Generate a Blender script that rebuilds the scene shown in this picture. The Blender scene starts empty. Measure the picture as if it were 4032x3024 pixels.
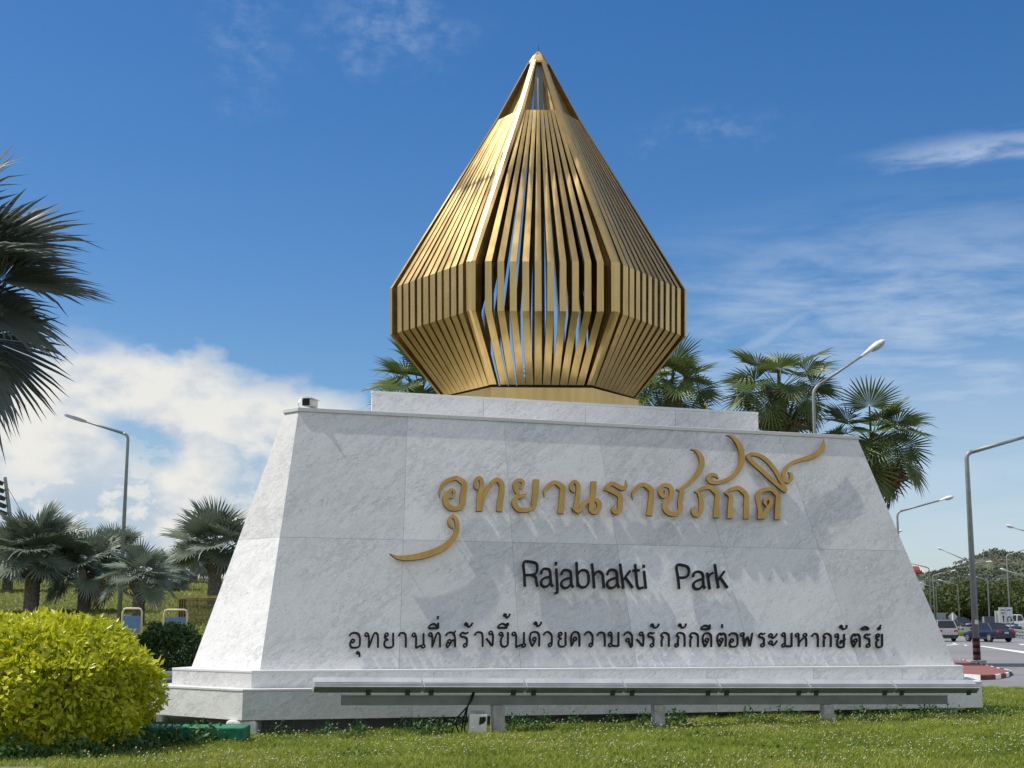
import bpy, math, random
import numpy as np
from mathutils import Vector, Matrix
R = math.radians
S = bpy.context.scene
COL = S.collection
rng = np.random.default_rng(7)

# ------------------------------------------------------------------ camera
PITCH, ROLL, F = R(9.745), R(0.149), 5591.0          # focal length in pixels of a 4032 px wide frame
CAMZ = 1.5
cd = bpy.data.cameras.new('camera'); cam = bpy.data.objects.new('camera', cd); COL.objects.link(cam)
cd.sensor_width = 36; cd.lens = F / 4032 * 36; cd.clip_start = .1; cd.clip_end = 6000
cam.location = (0, 0, CAMZ)
fwd = Vector((0, math.cos(PITCH), math.sin(PITCH))); rt = Vector((1, 0, 0)); up = rt.cross(fwd)
rt2 = math.cos(ROLL) * rt + math.sin(ROLL) * up; up2 = -math.sin(ROLL) * rt + math.cos(ROLL) * up
cam.matrix_world = Matrix(((rt2.x, up2.x, -fwd.x, 0), (rt2.y, up2.y, -fwd.y, 0), (rt2.z, up2.z, -fwd.z, CAMZ), (0, 0, 0, 1)))
S.camera = cam

# ------------------------------------------------------------------ light
SUN_EL, SUN_DIR = R(59.5), Vector((-1.0, 0.03, 0)).normalized()   # towards the sun
sv = Vector((SUN_DIR.x * math.cos(SUN_EL), SUN_DIR.y * math.cos(SUN_EL), math.sin(SUN_EL)))
sl = bpy.data.lights.new('sun', 'SUN'); sl.energy = 3.1; sl.angle = R(.53); sl.color = (1, .955, .88)
so = bpy.data.objects.new('sun', sl); COL.objects.link(so)
so.rotation_euler = sv.to_track_quat('Z', 'Y').to_euler()
S.view_settings.view_transform = 'Standard'; S.view_settings.look = 'None'; S.view_settings.gamma = 1
S.view_settings.exposure = 0.56
S.render.engine = 'CYCLES'
S.cycles.max_bounces = 6; S.cycles.use_denoising = True

# ------------------------------------------------------------------ node helper
class NT:
    def __init__(s, tree): s.t = tree; s.n = tree.nodes; s.l = tree.links
    def set(s, sock, v):
        if isinstance(v, bpy.types.NodeSocket): s.l.new(v, sock)
        else: sock.default_value = v
    def math(s, op, a, b=0.0, c=None, clamp=False):
        m = s.n.new('ShaderNodeMath'); m.operation = op; m.use_clamp = clamp
        s.set(m.inputs[0], a); s.set(m.inputs[1], b)
        if c is not None: s.set(m.inputs[2], c)
        return m.outputs[0]
    def vmath(s, op, a, b=None, out=0):
        m = s.n.new('ShaderNodeVectorMath'); m.operation = op; s.set(m.inputs[0], a)
        if b is not None: s.set(m.inputs[1], b)
        return m.outputs[out]
    def sep(s, v):
        m = s.n.new('ShaderNodeSeparateXYZ'); s.set(m.inputs[0], v); return m.outputs
    def comb(s, x, y, z=0.0):
        m = s.n.new('ShaderNodeCombineXYZ')
        for i, q in enumerate((x, y, z)): s.set(m.inputs[i], q)
        return m.outputs[0]
    def noise(s, vec, scale, detail=4, rough=.55, dist=0.0, col=False):
        m = s.n.new('ShaderNodeTexNoise'); s.set(m.inputs['Vector'], vec)
        m.inputs['Scale'].default_value = scale; m.inputs['Detail'].default_value = detail
        m.inputs['Roughness'].default_value = rough; m.inputs['Distortion'].default_value = dist
        return m.outputs['Color' if col else 'Fac']
    def ramp(s, fac, lo, hi, a=0.0, b=1.0, smooth=True):
        m = s.n.new('ShaderNodeMapRange'); m.interpolation_type = 'SMOOTHSTEP' if smooth else 'LINEAR'; m.clamp = True
        s.set(m.inputs[0], fac); s.set(m.inputs[1], lo); s.set(m.inputs[2], hi); s.set(m.inputs[3], a); s.set(m.inputs[4], b)
        return m.outputs[0]
    def mix(s, f, a, b, mode='MIX'):
        m = s.n.new('ShaderNodeMix'); m.data_type = 'RGBA'; m.blend_type = mode
        s.set(m.inputs[0], f); s.set(m.inputs[6], a if isinstance(a, bpy.types.NodeSocket) else (*a, 1)); s.set(m.inputs[7], b if isinstance(b, bpy.types.NodeSocket) else (*b, 1))
        return m.outputs[2]
    def attr(s, name):
        m = s.n.new('ShaderNodeAttribute'); m.attribute_name = name; return m.outputs['Fac']
    def coord(s, w='Object'):
        return s.n.new('ShaderNodeTexCoord').outputs[w]
    def mapping(s, v, scale=(1, 1, 1), rot=(0, 0, 0), loc=(0, 0, 0)):
        m = s.n.new('ShaderNodeMapping'); s.set(m.inputs[0], v)
        m.inputs['Scale'].default_value = scale; m.inputs['Rotation'].default_value = rot; m.inputs['Location'].default_value = loc
        return m.outputs[0]

# ------------------------------------------------------------------ sky
def build_world():
    w = bpy.data.worlds.new('World'); S.world = w; w.use_nodes = True
    t = NT(w.node_tree); t.n.clear()
    out = t.n.new('ShaderNodeOutputWorld'); bg = t.n.new('ShaderNodeBackground'); bg.inputs[1].default_value = .125
    t.l.new(bg.outputs[0], out.inputs[0])
    sky = t.n.new('ShaderNodeTexSky'); sky.sky_type = 'NISHITA'; sky.sun_disc = False
    sky.sun_elevation = SUN_EL; sky.sun_rotation = math.atan2(SUN_DIR.x, SUN_DIR.y)
    sky.altitude = 0; sky.air_density = 1.0; sky.dust_density = .6; sky.ozone_density = 2.2
    hs = t.n.new('ShaderNodeHueSaturation'); hs.inputs['Hue'].default_value = .506; hs.inputs['Saturation'].default_value = SKY_SAT; hs.inputs['Value'].default_value = SKY_VAL
    t.l.new(sky.outputs[0], hs.inputs['Color'])
    gm = t.n.new('ShaderNodeGamma'); gm.inputs[1].default_value = 1.0; t.l.new(hs.outputs[0], gm.inputs[0])
    skyc = gm.outputs[0]
    d = t.vmath('NORMALIZE', t.coord('Generated'))
    x, y, z = t.sep(d)
    az = t.math('MULTIPLY', t.math('ARCTAN2', x, y), 180 / math.pi)
    el = t.math('MULTIPLY', t.math('ARCSINE', z), 180 / math.pi)
    p = t.comb(az, el)
    n1 = t.noise(t.mapping(p, (.12, .2, 1)), 1.0, 6, .6)
    n2 = t.noise(t.mapping(p, (.45, .75, 1)), 1.0, 5, .5, .2)
    n3 = t.noise(t.mapping(p, (1.1, 1.7, 1)), 1.0, 7, .58)
    def wob(v, n, a): return t.math('ADD', v, t.math('MULTIPLY', t.math('SUBTRACT', n, .5), a))
    az_w = wob(az, n2, 5.0); el_w = wob(wob(el, n2, 3.0), n3, 1.4)
    def blob(ca, ce, ra, re, soft=.5, A=None, E_=None, tilt=0):
        a = t.math('SUBTRACT', A or az_w, ca); e = t.math('SUBTRACT', E_ or el_w, ce)
        if tilt: e = t.math('SUBTRACT', e, t.math('MULTIPLY', a, tilt))
        q = t.math('SQRT', t.math('ADD', t.math('POWER', t.math('ABSOLUTE', t.math('DIVIDE', a, ra)), 2.0), t.math('POWER', t.math('ABSOLUTE', t.math('DIVIDE', e, re)), 2.0)))
        return t.ramp(q, 1 - soft, 1 + soft, 1, 0)
    def mx(*v):
        r = v[0]
        for q in v[1:]: r = t.math('MAXIMUM', r, q)
        return r
    # cumulus bank low on the left
    azs = wob(wob(az, n1, 5.0), n2, 2.2); els_ = wob(wob(el, n2, 2.2), n3, .7)
    anvil = mx(blob(-15.2, 9.0, 4.6, 1.7, .28, azs, els_), blob(-11.0, 8.2, 5.2, 1.3, .4, azs, els_), blob(-18.5, 8.0, 4.0, 2.6, .5, azs, els_), blob(-12.7, 5.6, 1.2, 3.0, .5, azs, els_))
    hole = blob(-14.7, 7.2, 1.5, .8, .45, wob(az, n3, .9), wob(el, n3, .6), tilt=-.4)
    anvil = t.math('MULTIPLY', anvil, t.math('SUBTRACT', 1, t.math('MULTIPLY', hole, .9)))
    veil_l = t.math('MULTIPLY', blob(-17, 4.2, 9.5, 4.6, .5, azs, els_), t.ramp(n1, .25, .6, .5, .85))
    veil_l = t.math('MULTIPLY', veil_l, t.math('SUBTRACT', 1, t.math('MULTIPLY', hole, .8)))
    pn = t.math('ADD', t.math('MULTIPLY', n2, .5), t.math('MULTIPLY', n3, .5))
    puff = t.math('MULTIPLY', blob(-16.5, 3.4, 8.0, 3.4, .5, azs, els_), t.ramp(pn, .47, .56))
    # bands of high cirrus on the right, thin wisps above
    cw = t.noise(t.mapping(p, (.10, .55, 1), (0, 0, R(-9))), 1.0, 8, .62, .6)
    cf = t.noise(t.mapping(p, (.35, 1.5, 1), (0, 0, R(-14))), 1.0, 6, .6, .4)
    cir = t.math('MULTIPLY', t.ramp(t.math('ADD', t.math('MULTIPLY', cw, .7), t.math('MULTIPLY', cf, .3)), .36, .66), blob(15, 9.5, 13, 5.5, .55, az, el, .05))
    haze = t.math('MULTIPLY', blob(18, 3.5, 12, 6.0, .65, az, el), t.ramp(cw, .2, .7, .45, .8))
    st1 = t.math('MULTIPLY', t.math('MULTIPLY', blob(19.3, 18.3, 3.4, .42, .9, az, wob(el, cf, 1.1), .02), t.ramp(cf, .3, .65, .2, 1)), .55)
    st2 = t.math('MULTIPLY', blob(10.6, 11.6, 1.6, .25, .8, az, wob(el, n3, .7), .55), .3)
    w1 = t.math('MULTIPLY', t.math('MULTIPLY', blob(-5.2, 24.0, 2.6, 1.5, .7), t.ramp(n3, .3, .75)), .2)
    w2 = t.math('MULTIPLY', t.math('MULTIPLY', blob(-11.2, 23.3, 1.6, 2.6, .7), t.ramp(n3, .35, .75)), .12)
    w3 = t.math('MULTIPLY', t.math('MULTIPLY', blob(8.5, 19.8, 2.4, .6, .8), t.ramp(n3, .35, .75)), .14)
    thin = mx(t.math('MULTIPLY', cir, .55), t.math('MULTIPLY', haze, .74), st1, st2, w1, w2, w3)
    # the rest of the sky, which only the metal and the marble see: bright cloud added as neutral fill light
    away = t.ramp(t.math('ABSOLUTE', az), 30, 60)
    gen = t.math('MULTIPLY', t.math('MULTIPLY', away, t.ramp(n1, .36, .6)), t.ramp(el, 2, 75, .95, .5))
    cl_shade = t.ramp(t.math('ADD', t.math('MULTIPLY', n3, .3), t.math('MULTIPLY', n2, .7)), .30, .60)
    ccol = t.mix(cl_shade, (3.1, 3.4, 3.8), (4.75, 4.65, 4.35))
    c = t.mix(t.math('MULTIPLY', thin, 1.0, clamp=True), skyc, (3.3, 3.85, 4.6))
    c = t.mix(veil_l, c, (2.7, 3.15, 3.8)); c = t.mix(mx(t.math('MULTIPLY', anvil, .93), t.math('MULTIPLY', puff, .75)), c, ccol); c = t.mix(gen, c, t.mix(cl_shade, (3.9, 4.0, 4.15), (6.2, 6.05, 5.8)))
    t.l.new(c, bg.inputs[0])
SKY_SAT, SKY_VAL = 1.38, .625
build_world()

# ------------------------------------------------------------------ geometry helpers
class MB:
    def __init__(s): s.v = []; s.f = []; s.m = []; s.cur = 0
    def add(s, vs, fs):
        o = len(s.v); s.v += [tuple(p) for p in vs]
        for f in fs: s.f.append(tuple(i + o for i in f)); s.m.append(s.cur)
    def box(s, c, d, rz=0, tilt=None):
        cx, cy, cz = c; hx, hy, hz = d[0] / 2, d[1] / 2, d[2] / 2
        vs = []
        for z in (-hz, hz):
            for x, y in ((-hx, -hy), (hx, -hy), (hx, hy), (-hx, hy)):
                q = Vector((x, y, z))
                if tilt: q = tilt @ q
                xx = q.x * math.cos(rz) - q.y * math.sin(rz); yy = q.x * math.sin(rz) + q.y * math.cos(rz)
                vs.append((cx + xx, cy + yy, cz + q.z))
        s.add(vs, [(3, 2, 1, 0), (4, 5, 6, 7), (0, 1, 5, 4), (1, 2, 6, 5), (2, 3, 7, 6), (3, 0, 4, 7)])
    def loft(s, rings, cap=True):
        n = len(rings[0]); vs = [p for r in rings for p in r]; fs = []
        for k in range(len(rings) - 1):
            for i in range(n):
                j = (i + 1) % n; fs.append((k * n + i, k * n + j, (k + 1) * n + j, (k + 1) * n + i))
        if cap: fs.append(tuple(range(n - 1, -1, -1))); fs.append(tuple(range((len(rings) - 1) * n, len(rings) * n)))
        s.add(vs, fs)
    def tube(s, pts, rad, n=10, cap=True):
        pts = [Vector(p) for p in pts]; rad = rad if isinstance(rad, (list, tuple)) else [rad] * len(pts)
        rings = []; prev = None
        for i, p in enumerate(pts):
            t = (pts[min(i + 1, len(pts) - 1)] - pts[max(i - 1, 0)]).normalized()
            a = prev if prev is not None else (Vector((0, 0, 1)) if abs(t.z) < .9 else Vector((1, 0, 0)))
            a = (a - t * a.dot(t)).normalized(); b = t.cross(a); prev = a
            rings.append([p + rad[i] * (math.cos(k * 2 * math.pi / n) * a + math.sin(k * 2 * math.pi / n) * b) for k in range(n)])
        s.loft(rings, cap)
    def prism(s, poly, z0, z1):
        s.loft([[(x, y, z0) for x, y in poly], [(x, y, z1) for x, y in poly]])
    def cyl(s, c, r, h, n=16, axis='z'):
        d = {'x': (h / 2, 0, 0), 'y': (0, h / 2, 0), 'z': (0, 0, h / 2)}[axis]; c = Vector(c)
        s.tube([c - Vector(d), c + Vector(d)], r, n)
    def ell(s, c, r, n=12, m=8):
        rings = []
        for i in range(m + 1):
            a = -math.pi / 2 + math.pi * i / m; q = max(math.cos(a), .02)
            rings.append([(c[0] + r[0] * q * math.cos(k * 2 * math.pi / n), c[1] + r[1] * q * math.sin(k * 2 * math.pi / n), c[2] + r[2] * math.sin(a)) for k in range(n)])
        s.loft(rings)
    def build(s, name, mats, parent=None, smooth=False, bevel=0):
        me = bpy.data.meshes.new(name); me.from_pydata(s.v, [], s.f)
        mats = mats if isinstance(mats, (list, tuple)) else [mats]
        for m in mats: me.materials.append(m)
        if len(mats) > 1: me.polygons.foreach_set('material_index', s.m)
        if smooth: me.polygons.foreach_set('use_smooth', [True] * len(me.polygons))
        me.validate(); me.update()
        o = bpy.data.objects.new(name, me); COL.objects.link(o)
        if parent: o.parent = parent
        if bevel:
            b = o.modifiers.new('bevel', 'BEVEL'); b.width = bevel; b.segments = 2; b.limit_method = 'ANGLE'; b.angle_limit = R(40)
        return o
def tag(o, label=None, cat=None, group=None, kind=None):
    if label: o['label'] = label
    if cat: o['category'] = cat
    if group: o['group'] = group
    if kind: o['kind'] = kind
    return o
def empty(name, loc=(0, 0, 0), rz=0, **k):
    o = bpy.data.objects.new(name, None); COL.objects.link(o); o.location = loc; o.rotation_euler.z = rz; o.empty_display_size = .2
    return tag(o, **k)
def kids(o): return [c for c in bpy.data.objects if c.parent == o]
def copy_tree(o, parent=None):
    c = o.copy(); COL.objects.link(c); c.parent = parent
    for ch in kids(o): copy_tree(ch, c)
    return c
def tri_mesh(name, V, T, mat, tint=None, parent=None, smooth=False):
    V = np.ascontiguousarray(V, np.float32); T = np.ascontiguousarray(T, np.int32)
    me = bpy.data.meshes.new(name); me.vertices.add(len(V)); me.vertices.foreach_set('co', V.ravel())
    me.loops.add(T.size); me.loops.foreach_set('vertex_index', T.ravel())
    k = T.shape[1]
    me.polygons.add(len(T)); me.polygons.foreach_set('loop_start', np.arange(0, T.size, k, dtype=np.int32))
    if smooth: me.polygons.foreach_set('use_smooth', np.ones(len(T), bool))
    if tint is not None:
        a = me.attributes.new('tint', 'FLOAT', 'POINT'); a.data.foreach_set('value', np.ascontiguousarray(tint, np.float32))
    me.materials.append(mat); me.update(calc_edges=True); me.validate()
    o = bpy.data.objects.new(name, me); COL.objects.link(o)
    if parent: o.parent = parent
    return o

def ray(px, py): return (fwd + rt2 * ((px - 2016) / F) - up2 * ((py - 1512) / F))
def at(px, py, Y): d = ray(px, py); return Vector((0, 0, CAMZ)) + d * (Y / d.y)
def at_z(px, py, z): d = ray(px, py); return Vector((0, 0, CAMZ)) + d * ((z - CAMZ) / d.z)
def ss(a, b, x): t = np.clip((x - a) / (b - a), 0, 1); return t * t * (3 - 2 * t)
def ground_z(x, y):
    x = np.asarray(x, float); y = np.asarray(y, float)
    right = np.interp(y, [0, 15, 22, 34, 40, 109, 135, 142, 300, 500, 1500], [0, 0, .1, .1, .1, .5, .8, 1.0, 3.0, 4, 6])
    left = np.interp(y, [0, 22, 30, 45, 112, 140, 300, 1500], [0, 0, .15, .75, 5.2, 5.6, 6, 6])
    t = ss(-.22, .12, x / np.maximum(y, 5))
    return left * (1 - t) + right * t
def gz(x, y): return float(ground_z(x, y))
def ground_hit(px, py):
    d = ray(px, py); o = Vector((0, 0, CAMZ)); a = 12.0
    while a < 400:
        p = o + d * (a / d.y)
        if p.z <= gz(p.x, p.y): break
        a += .25
    return p

# ------------------------------------------------------------------ materials
def material(name, fn, **k):
    m = bpy.data.materials.new(name); m.use_nodes = True; t = NT(m.node_tree)
    b = t.n['Principled BSDF']
    fn(t, b); return m
def simple(name, col, rough=.5, metal=0.0, var=.12, scale=6.0, bump=0.0, spec=None):
    def fn(t, b):
        n = t.noise(t.coord('Object'), scale, 5, .6)
        lo = tuple(c * (1 - var) for c in col); hi = tuple(min(1, c * (1 + var)) for c in col)
        t.set(b.inputs['Base Color'], t.mix(t.ramp(n, .3, .7), lo, hi))
        t.set(b.inputs['Roughness'], t.ramp(n, .25, .75, max(0, rough - .06), min(1, rough + .08)))
        b.inputs['Metallic'].default_value = metal
        if spec is not None: b.inputs['Specular IOR Level'].default_value = spec
        if bump:
            bp = t.n.new('ShaderNodeBump'); bp.inputs['Strength'].default_value = bump; bp.inputs['Distance'].default_value = .01
            t.set(bp.inputs['Height'], t.noise(t.coord('Object'), scale * 6, 4)); t.set(b.inputs['Normal'], bp.outputs[0])
    return material(name, fn)
def marble_fn(rot, base=(.805, .80, .785), dark=(.31, .325, .34), amt=.68):
    def fn(t, b):
        co = t.coord('Object'); tn = t.attr('tint')
        co = t.vmath('ADD', co, t.comb(t.math('MULTIPLY', tn, 37.0), t.math('MULTIPLY', tn, 11.0), t.math('MULTIPLY', tn, 23.0)))
        rt_ = t.mapping(co, (1, 1, 1), (0, R(rot), 0))
        p = t.mapping(rt_, (.5, .5, 1.5))
        warp = t.vmath('ADD', p, t.vmath('MULTIPLY', t.noise(p, 1.3, 4, .6, col=True), (.5, .5, .5)))
        big = t.noise(warp, .9, 5, .62, .3)
        q = t.mapping(rt_, (1.0, 1.0, 3.2)); q = t.vmath('ADD', q, t.vmath('MULTIPLY', t.noise(q, 1.6, 3, .6, col=True), (.55, .55, .55)))
        v1 = t.math('ABSOLUTE', t.math('SUBTRACT', t.noise(q, 1.5, 8, .72, .2), .5))
        v2 = t.math('ABSOLUTE', t.math('SUBTRACT', t.noise(q, 3.6, 7, .75, .3), .52))
        vein = t.math('MULTIPLY', t.ramp(v1, .0, .05, 1, 0), t.ramp(big, .36, .62, .15, 1))
        vein2 = t.math('MULTIPLY', t.ramp(v2, .0, .05, 1, 0), t.ramp(big, .3, .6, .35, .9))
        fl = t.noise(t.mapping(rt_, (4, 4, 17)), 3.6, 5, .7, .4); fm = t.noise(t.mapping(rt_, (1.2, 1.2, 4)), 2.0, 4, .6)
        c = t.mix(t.ramp(big, .35, .7, 0, .1), base, tuple(.76 * z for z in base))
        c = t.mix(t.math('MULTIPLY', vein, amt * .5), c, dark)
        c = t.mix(t.math('MULTIPLY', vein2, amt * .42), c, dark)
        c = t.mix(t.math('MULTIPLY', t.ramp(fl, .55, .69, 0, .8), t.ramp(fm, .35, .6, .25, 1)), c, tuple(.85 * z for z in dark))
        gr = t.noise(co, 60, 3, .6)
        c = t.mix(t.ramp(gr, .3, .7, 0, .12), c, (.45, .46, .48))
        hsv = t.n.new('ShaderNodeHueSaturation'); t.set(hsv.inputs['Color'], c); t.set(hsv.inputs['Value'], t.ramp(tn, 0, 1, .87, 1.06, False))
        t.set(b.inputs['Base Color'], hsv.outputs[0])
        t.set(b.inputs['Roughness'], t.ramp(gr, .2, .8, .34, .5)); b.inputs['Specular IOR Level'].default_value = .35
    return fn
M = {}
M['marble'] = material('white_marble', marble_fn(36))
M['marble_edge'] = material('marble_edge', marble_fn(10, (.78, .78, .77), (.45, .47, .48), .35))
M['joint'] = simple('dark_joint', (.33, .335, .34), .8)
M['concrete'] = simple('concrete', (.38, .37, .35), .85, var=.25, bump=.3)
M['whitewash'] = simple('whitewash', (.72, .72, .70), .8, var=.15, bump=.5)
M['green_paint'] = simple('green_painted_concrete', (.015, .16, .085), .75, var=.45, scale=5, bump=.4)
def gold_fn(col, rough, streak=True):
    def fn(t, b):
        co = t.coord('Object')
        n = t.noise(t.mapping(co, (6, 6, .5)), 1.5, 5, .6); g = t.noise(co, 1.1, 4, .6)
        c = t.mix(t.ramp(n, .3, .7), tuple(q * .9 for q in col), tuple(q * 1.08 for q in col))
        c = t.mix(t.ramp(g, .45, .75, 0, .25), c, tuple(q * .75 for q in col))
        t.set(b.inputs['Base Color'], c); b.inputs['Metallic'].default_value = .92; b.inputs['Anisotropic'].default_value = .65
        t.set(b.inputs['Roughness'], t.ramp(g, .25, .75, rough - .04, rough + .07))
        bp = t.n.new('ShaderNodeBump'); bp.inputs['Strength'].default_value = .25; bp.inputs['Distance'].default_value = .06
        t.set(bp.inputs['Height'], t.noise(co, 1.7, 1)); t.set(b.inputs['Normal'], bp.outputs[0])
    return fn
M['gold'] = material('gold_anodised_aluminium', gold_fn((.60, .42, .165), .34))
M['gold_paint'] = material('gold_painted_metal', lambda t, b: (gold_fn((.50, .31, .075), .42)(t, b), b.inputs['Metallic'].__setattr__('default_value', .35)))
M['gold_return'] = simple('shaded_gold_return', (.36, .255, .105), .36, .85, var=.1)  # darker copy of the gold: dimness of the returns put into the colour
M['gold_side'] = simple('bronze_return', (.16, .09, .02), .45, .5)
M['black'] = simple('black_acrylic', (.008, .009, .011), .5, var=.2, spec=.2)
M['steel_dark'] = simple('dark_steel', (.05, .055, .06), .5, .6)
M['galv'] = simple('galvanised_steel', (.42, .44, .46), .42, .55, var=.15, scale=3)
M['beam'] = simple('weathered_steel_beam', (.17, .18, .175), .55, .2, var=.2, scale=2)
M['alu'] = simple('brushed_aluminium', (.47, .49, .50), .45, .3, var=.06, scale=4)
M['alu_under'] = simple('fixture_underside', (.20, .23, .22), .5, .2)
M['bracket'] = simple('weathered_bracket', (.055, .05, .042), .7, .2)
M['pole'] = simple('grey_painted_pole', (.27, .30, .31), .5, .3, var=.12, scale=2)
M['polepale'] = simple('pale_pole', (.30, .32, .32), .55, .3, var=.1, scale=2)
M['lamp_white'] = simple('lamp_housing', (.75, .76, .76), .35, 0)
M['lens'] = simple('lamp_lens', (.42, .43, .42), .2, 0)
M['white'] = simple('white_paint', (.78, .78, .76), .5)
M['red'] = simple('red_paint', (.15, .05, .04), .85, var=.5)
M['tyre'] = simple('rubber', (.018, .018, .019), .8)
M['rim'] = simple('wheel_rim', (.45, .46, .47), .35, .7)
M['glass'] = simple('car_glass', (.012, .014, .017), .06, 0, spec=.6)
M['tail'] = simple('tail_light', (.42, .03, .03), .25)
M['headl'] = simple('headlight', (.8, .82, .84), .15)
M['plate'] = simple('number_plate', (.55, .55, .53), .5)
def carpaint(name, col, metal=.4):
    m = simple(name, col, .28, metal, var=.04)
    b = m.node_tree.nodes['Principled BSDF']; b.inputs['Coat Weight'].default_value = .8; b.inputs['Coat Roughness'].default_value = .08
    return m
M['yellow'] = simple('yellow_sign', (.75, .42, .01), .5)
M['sign_white'] = simple('sign_white', (.62, .64, .63), .5)
M['sign_back'] = simple('sign_back', (.30, .33, .34), .5, .4)
M['blue'] = simple('blue_panel', (.13, .25, .45), .6)
M['cream'] = simple('cream_tube', (.66, .56, .34), .5)
M['fence'] = simple('olive_gold_fence', (.10, .085, .03), .5, .3)
M['fence_tip'] = simple('gilt_finial', (.42, .29, .07), .45, .5)
M['tan_paint'] = simple('ochre_paint', (.62, .46, .16), .6)
M['cctv'] = simple('camera_housing', (.70, .69, .63), .45)
M['boxgrey'] = simple('grey_plastic', (.48, .48, .44), .5)
M['roof_red'] = simple('red_roof_tiles', (.30, .06, .04), .6, var=.25)
M['bark'] = simple('bark', (.11, .085, .065), .9, var=.4, scale=8, bump=.8)
M['bark_pale'] = simple('grey_palm_bark', (.16, .14, .12), .9, var=.35, scale=9, bump=.8)
def leaf_fn(a, b_, rough=.45, trans=.25, dead=None):
    def fn(t, b):
        tn = t.attr('tint'); n = t.noise(t.coord('Object'), 3.0, 3)
        f = t.math('ADD', t.math('MULTIPLY', tn, .8), t.math('MULTIPLY', n, .3), clamp=True)
        c = t.mix(f, a, b_)
        if dead: c = t.mix(t.ramp(tn, 1.2, 2.0), c, dead)
        t.set(b.inputs['Base Color'], c); b.inputs['Roughness'].default_value = rough
        b.inputs['Specular IOR Level'].default_value = .4
        tr = t.n.new('ShaderNodeBsdfTranslucent'); t.set(tr.inputs[0], t.mix(.5, c, tuple(min(1, q * 1.5) for q in b_)))
        mx = t.n.new('ShaderNodeMixShader'); mx.inputs[0].default_value = trans
        t.l.new(b.outputs[0], mx.inputs[1]); t.l.new(tr.outputs[0], mx.inputs[2])
        t.l.new(mx.outputs[0], t.n['Material Output'].inputs[0])
    return fn
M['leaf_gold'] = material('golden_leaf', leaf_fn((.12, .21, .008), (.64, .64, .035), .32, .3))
M['leaf_dark'] = material('dark_shrub_leaf', leaf_fn((.016, .045, .010), (.06, .12, .025), .35, .2))
M['leaf_weed'] = material('weed_leaf', leaf_fn((.025, .07, .018), (.07, .15, .035), .45, .25))
M['leaf_silver'] = material('silver_palm_leaf', leaf_fn((.080, .115, .075), (.205, .245, .19), .42, .16, (.17, .10, .055)))
M['leaf_palm'] = material('green_palm_leaf', leaf_fn((.035, .070, .015), (.125, .17, .045), .38, .2, (.20, .14, .06)))
M['leaf_tree'] = material('tree_leaf', leaf_fn((.018, .034, .006), (.095, .115, .020), .6, .2))
M['leaf_hill'] = material('hillside_leaf', leaf_fn((.075, .10, .07), (.14, .165, .11), .9, .1, (.20, .17, .13)))  # lighter, greyer leaf tones: distance haze is mixed into the colour
M['grass_blade'] = material('grass_blade', leaf_fn((.085, .15, .014), (.36, .41, .065), .7, .38, (.42, .34, .16)))
M['flower'] = simple('pale_flower_head', (.42, .43, .27), .9)
def lawn_fn(t, b):
    co = t.coord('Object'); n = t.noise(co, .6, 5, .6); f = t.noise(co, 9, 6, .7)
    c = t.mix(t.ramp(n, .35, .65), (.055, .080, .018), (.115, .115, .032))
    c = t.mix(t.ramp(f, .35, .7, 0, .8), c, (.035, .045, .012))
    far = t.mix(t.ramp(f, .3, .7), (.11, .14, .032), (.21, .20, .065))
    y = t.sep(co)[1]
    c = t.mix(t.ramp(y, 36, 46), c, t.mix(t.ramp(n, .4, .62), far, (.10, .16, .03)))
    t.set(b.inputs['Base Color'], c); b.inputs['Roughness'].default_value = .95; b.inputs['Specular IOR Level'].default_value = .1
    bp = t.n.new('ShaderNodeBump'); bp.inputs['Strength'].default_value = .9; bp.inputs['Distance'].default_value = .12
    t.set(bp.inputs['Height'], f); t.set(b.inputs['Normal'], bp.outputs[0])
M['lawn'] = material('lawn_ground', lawn_fn)
def asphalt_fn(base):
    def fn(t, b):
        co = t.coord('Object'); n = t.noise(t.mapping(co, (.2, .03, 1)), 1.0, 5, .6); g = t.noise(co, 14, 5, .7); s = t.noise(co, .25, 5, .6, .4)
        c = t.mix(t.ramp(n, .35, .65), base, tuple(q * 1.25 for q in base)); c = t.mix(t.ramp(g, .3, .7, 0, .25), c, tuple(q * .7 for q in base))
        c = t.mix(t.ramp(s, .5, .7, 0, .4), c, tuple(q * .65 for q in base))
        t.set(b.inputs['Base Color'], c); b.inputs['Roughness'].default_value = .85; b.inputs['Specular IOR Level'].default_value = .25
    return fn
M['asphalt'] = material('worn_asphalt', asphalt_fn((.20, .20, .20)))
M['asphalt_patch'] = material('new_asphalt', asphalt_fn((.06, .062, .068)))
M['path'] = material('tan_paving', asphalt_fn((.30, .25, .20)))
def paving_fn(t, b):
    co = t.coord('Object'); br = t.n.new('ShaderNodeTexBrick'); t.set(br.inputs['Vector'], co)
    br.inputs['Scale'].default_value = 1.6; br.inputs['Color1'].default_value = (.30, .11, .085, 1); br.inputs['Color2'].default_value = (.25, .09, .07, 1); br.inputs['Mortar'].default_value = (.12, .05, .04, 1)
    n = t.noise(co, .9, 5, .6)
    t.set(b.inputs['Base Color'], t.mix(t.ramp(n, .45, .7, 0, .6), br.outputs[0], (.12, .045, .038))); b.inputs['Roughness'].default_value = .9
M['paving'] = material('red_paving', paving_fn)

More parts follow.
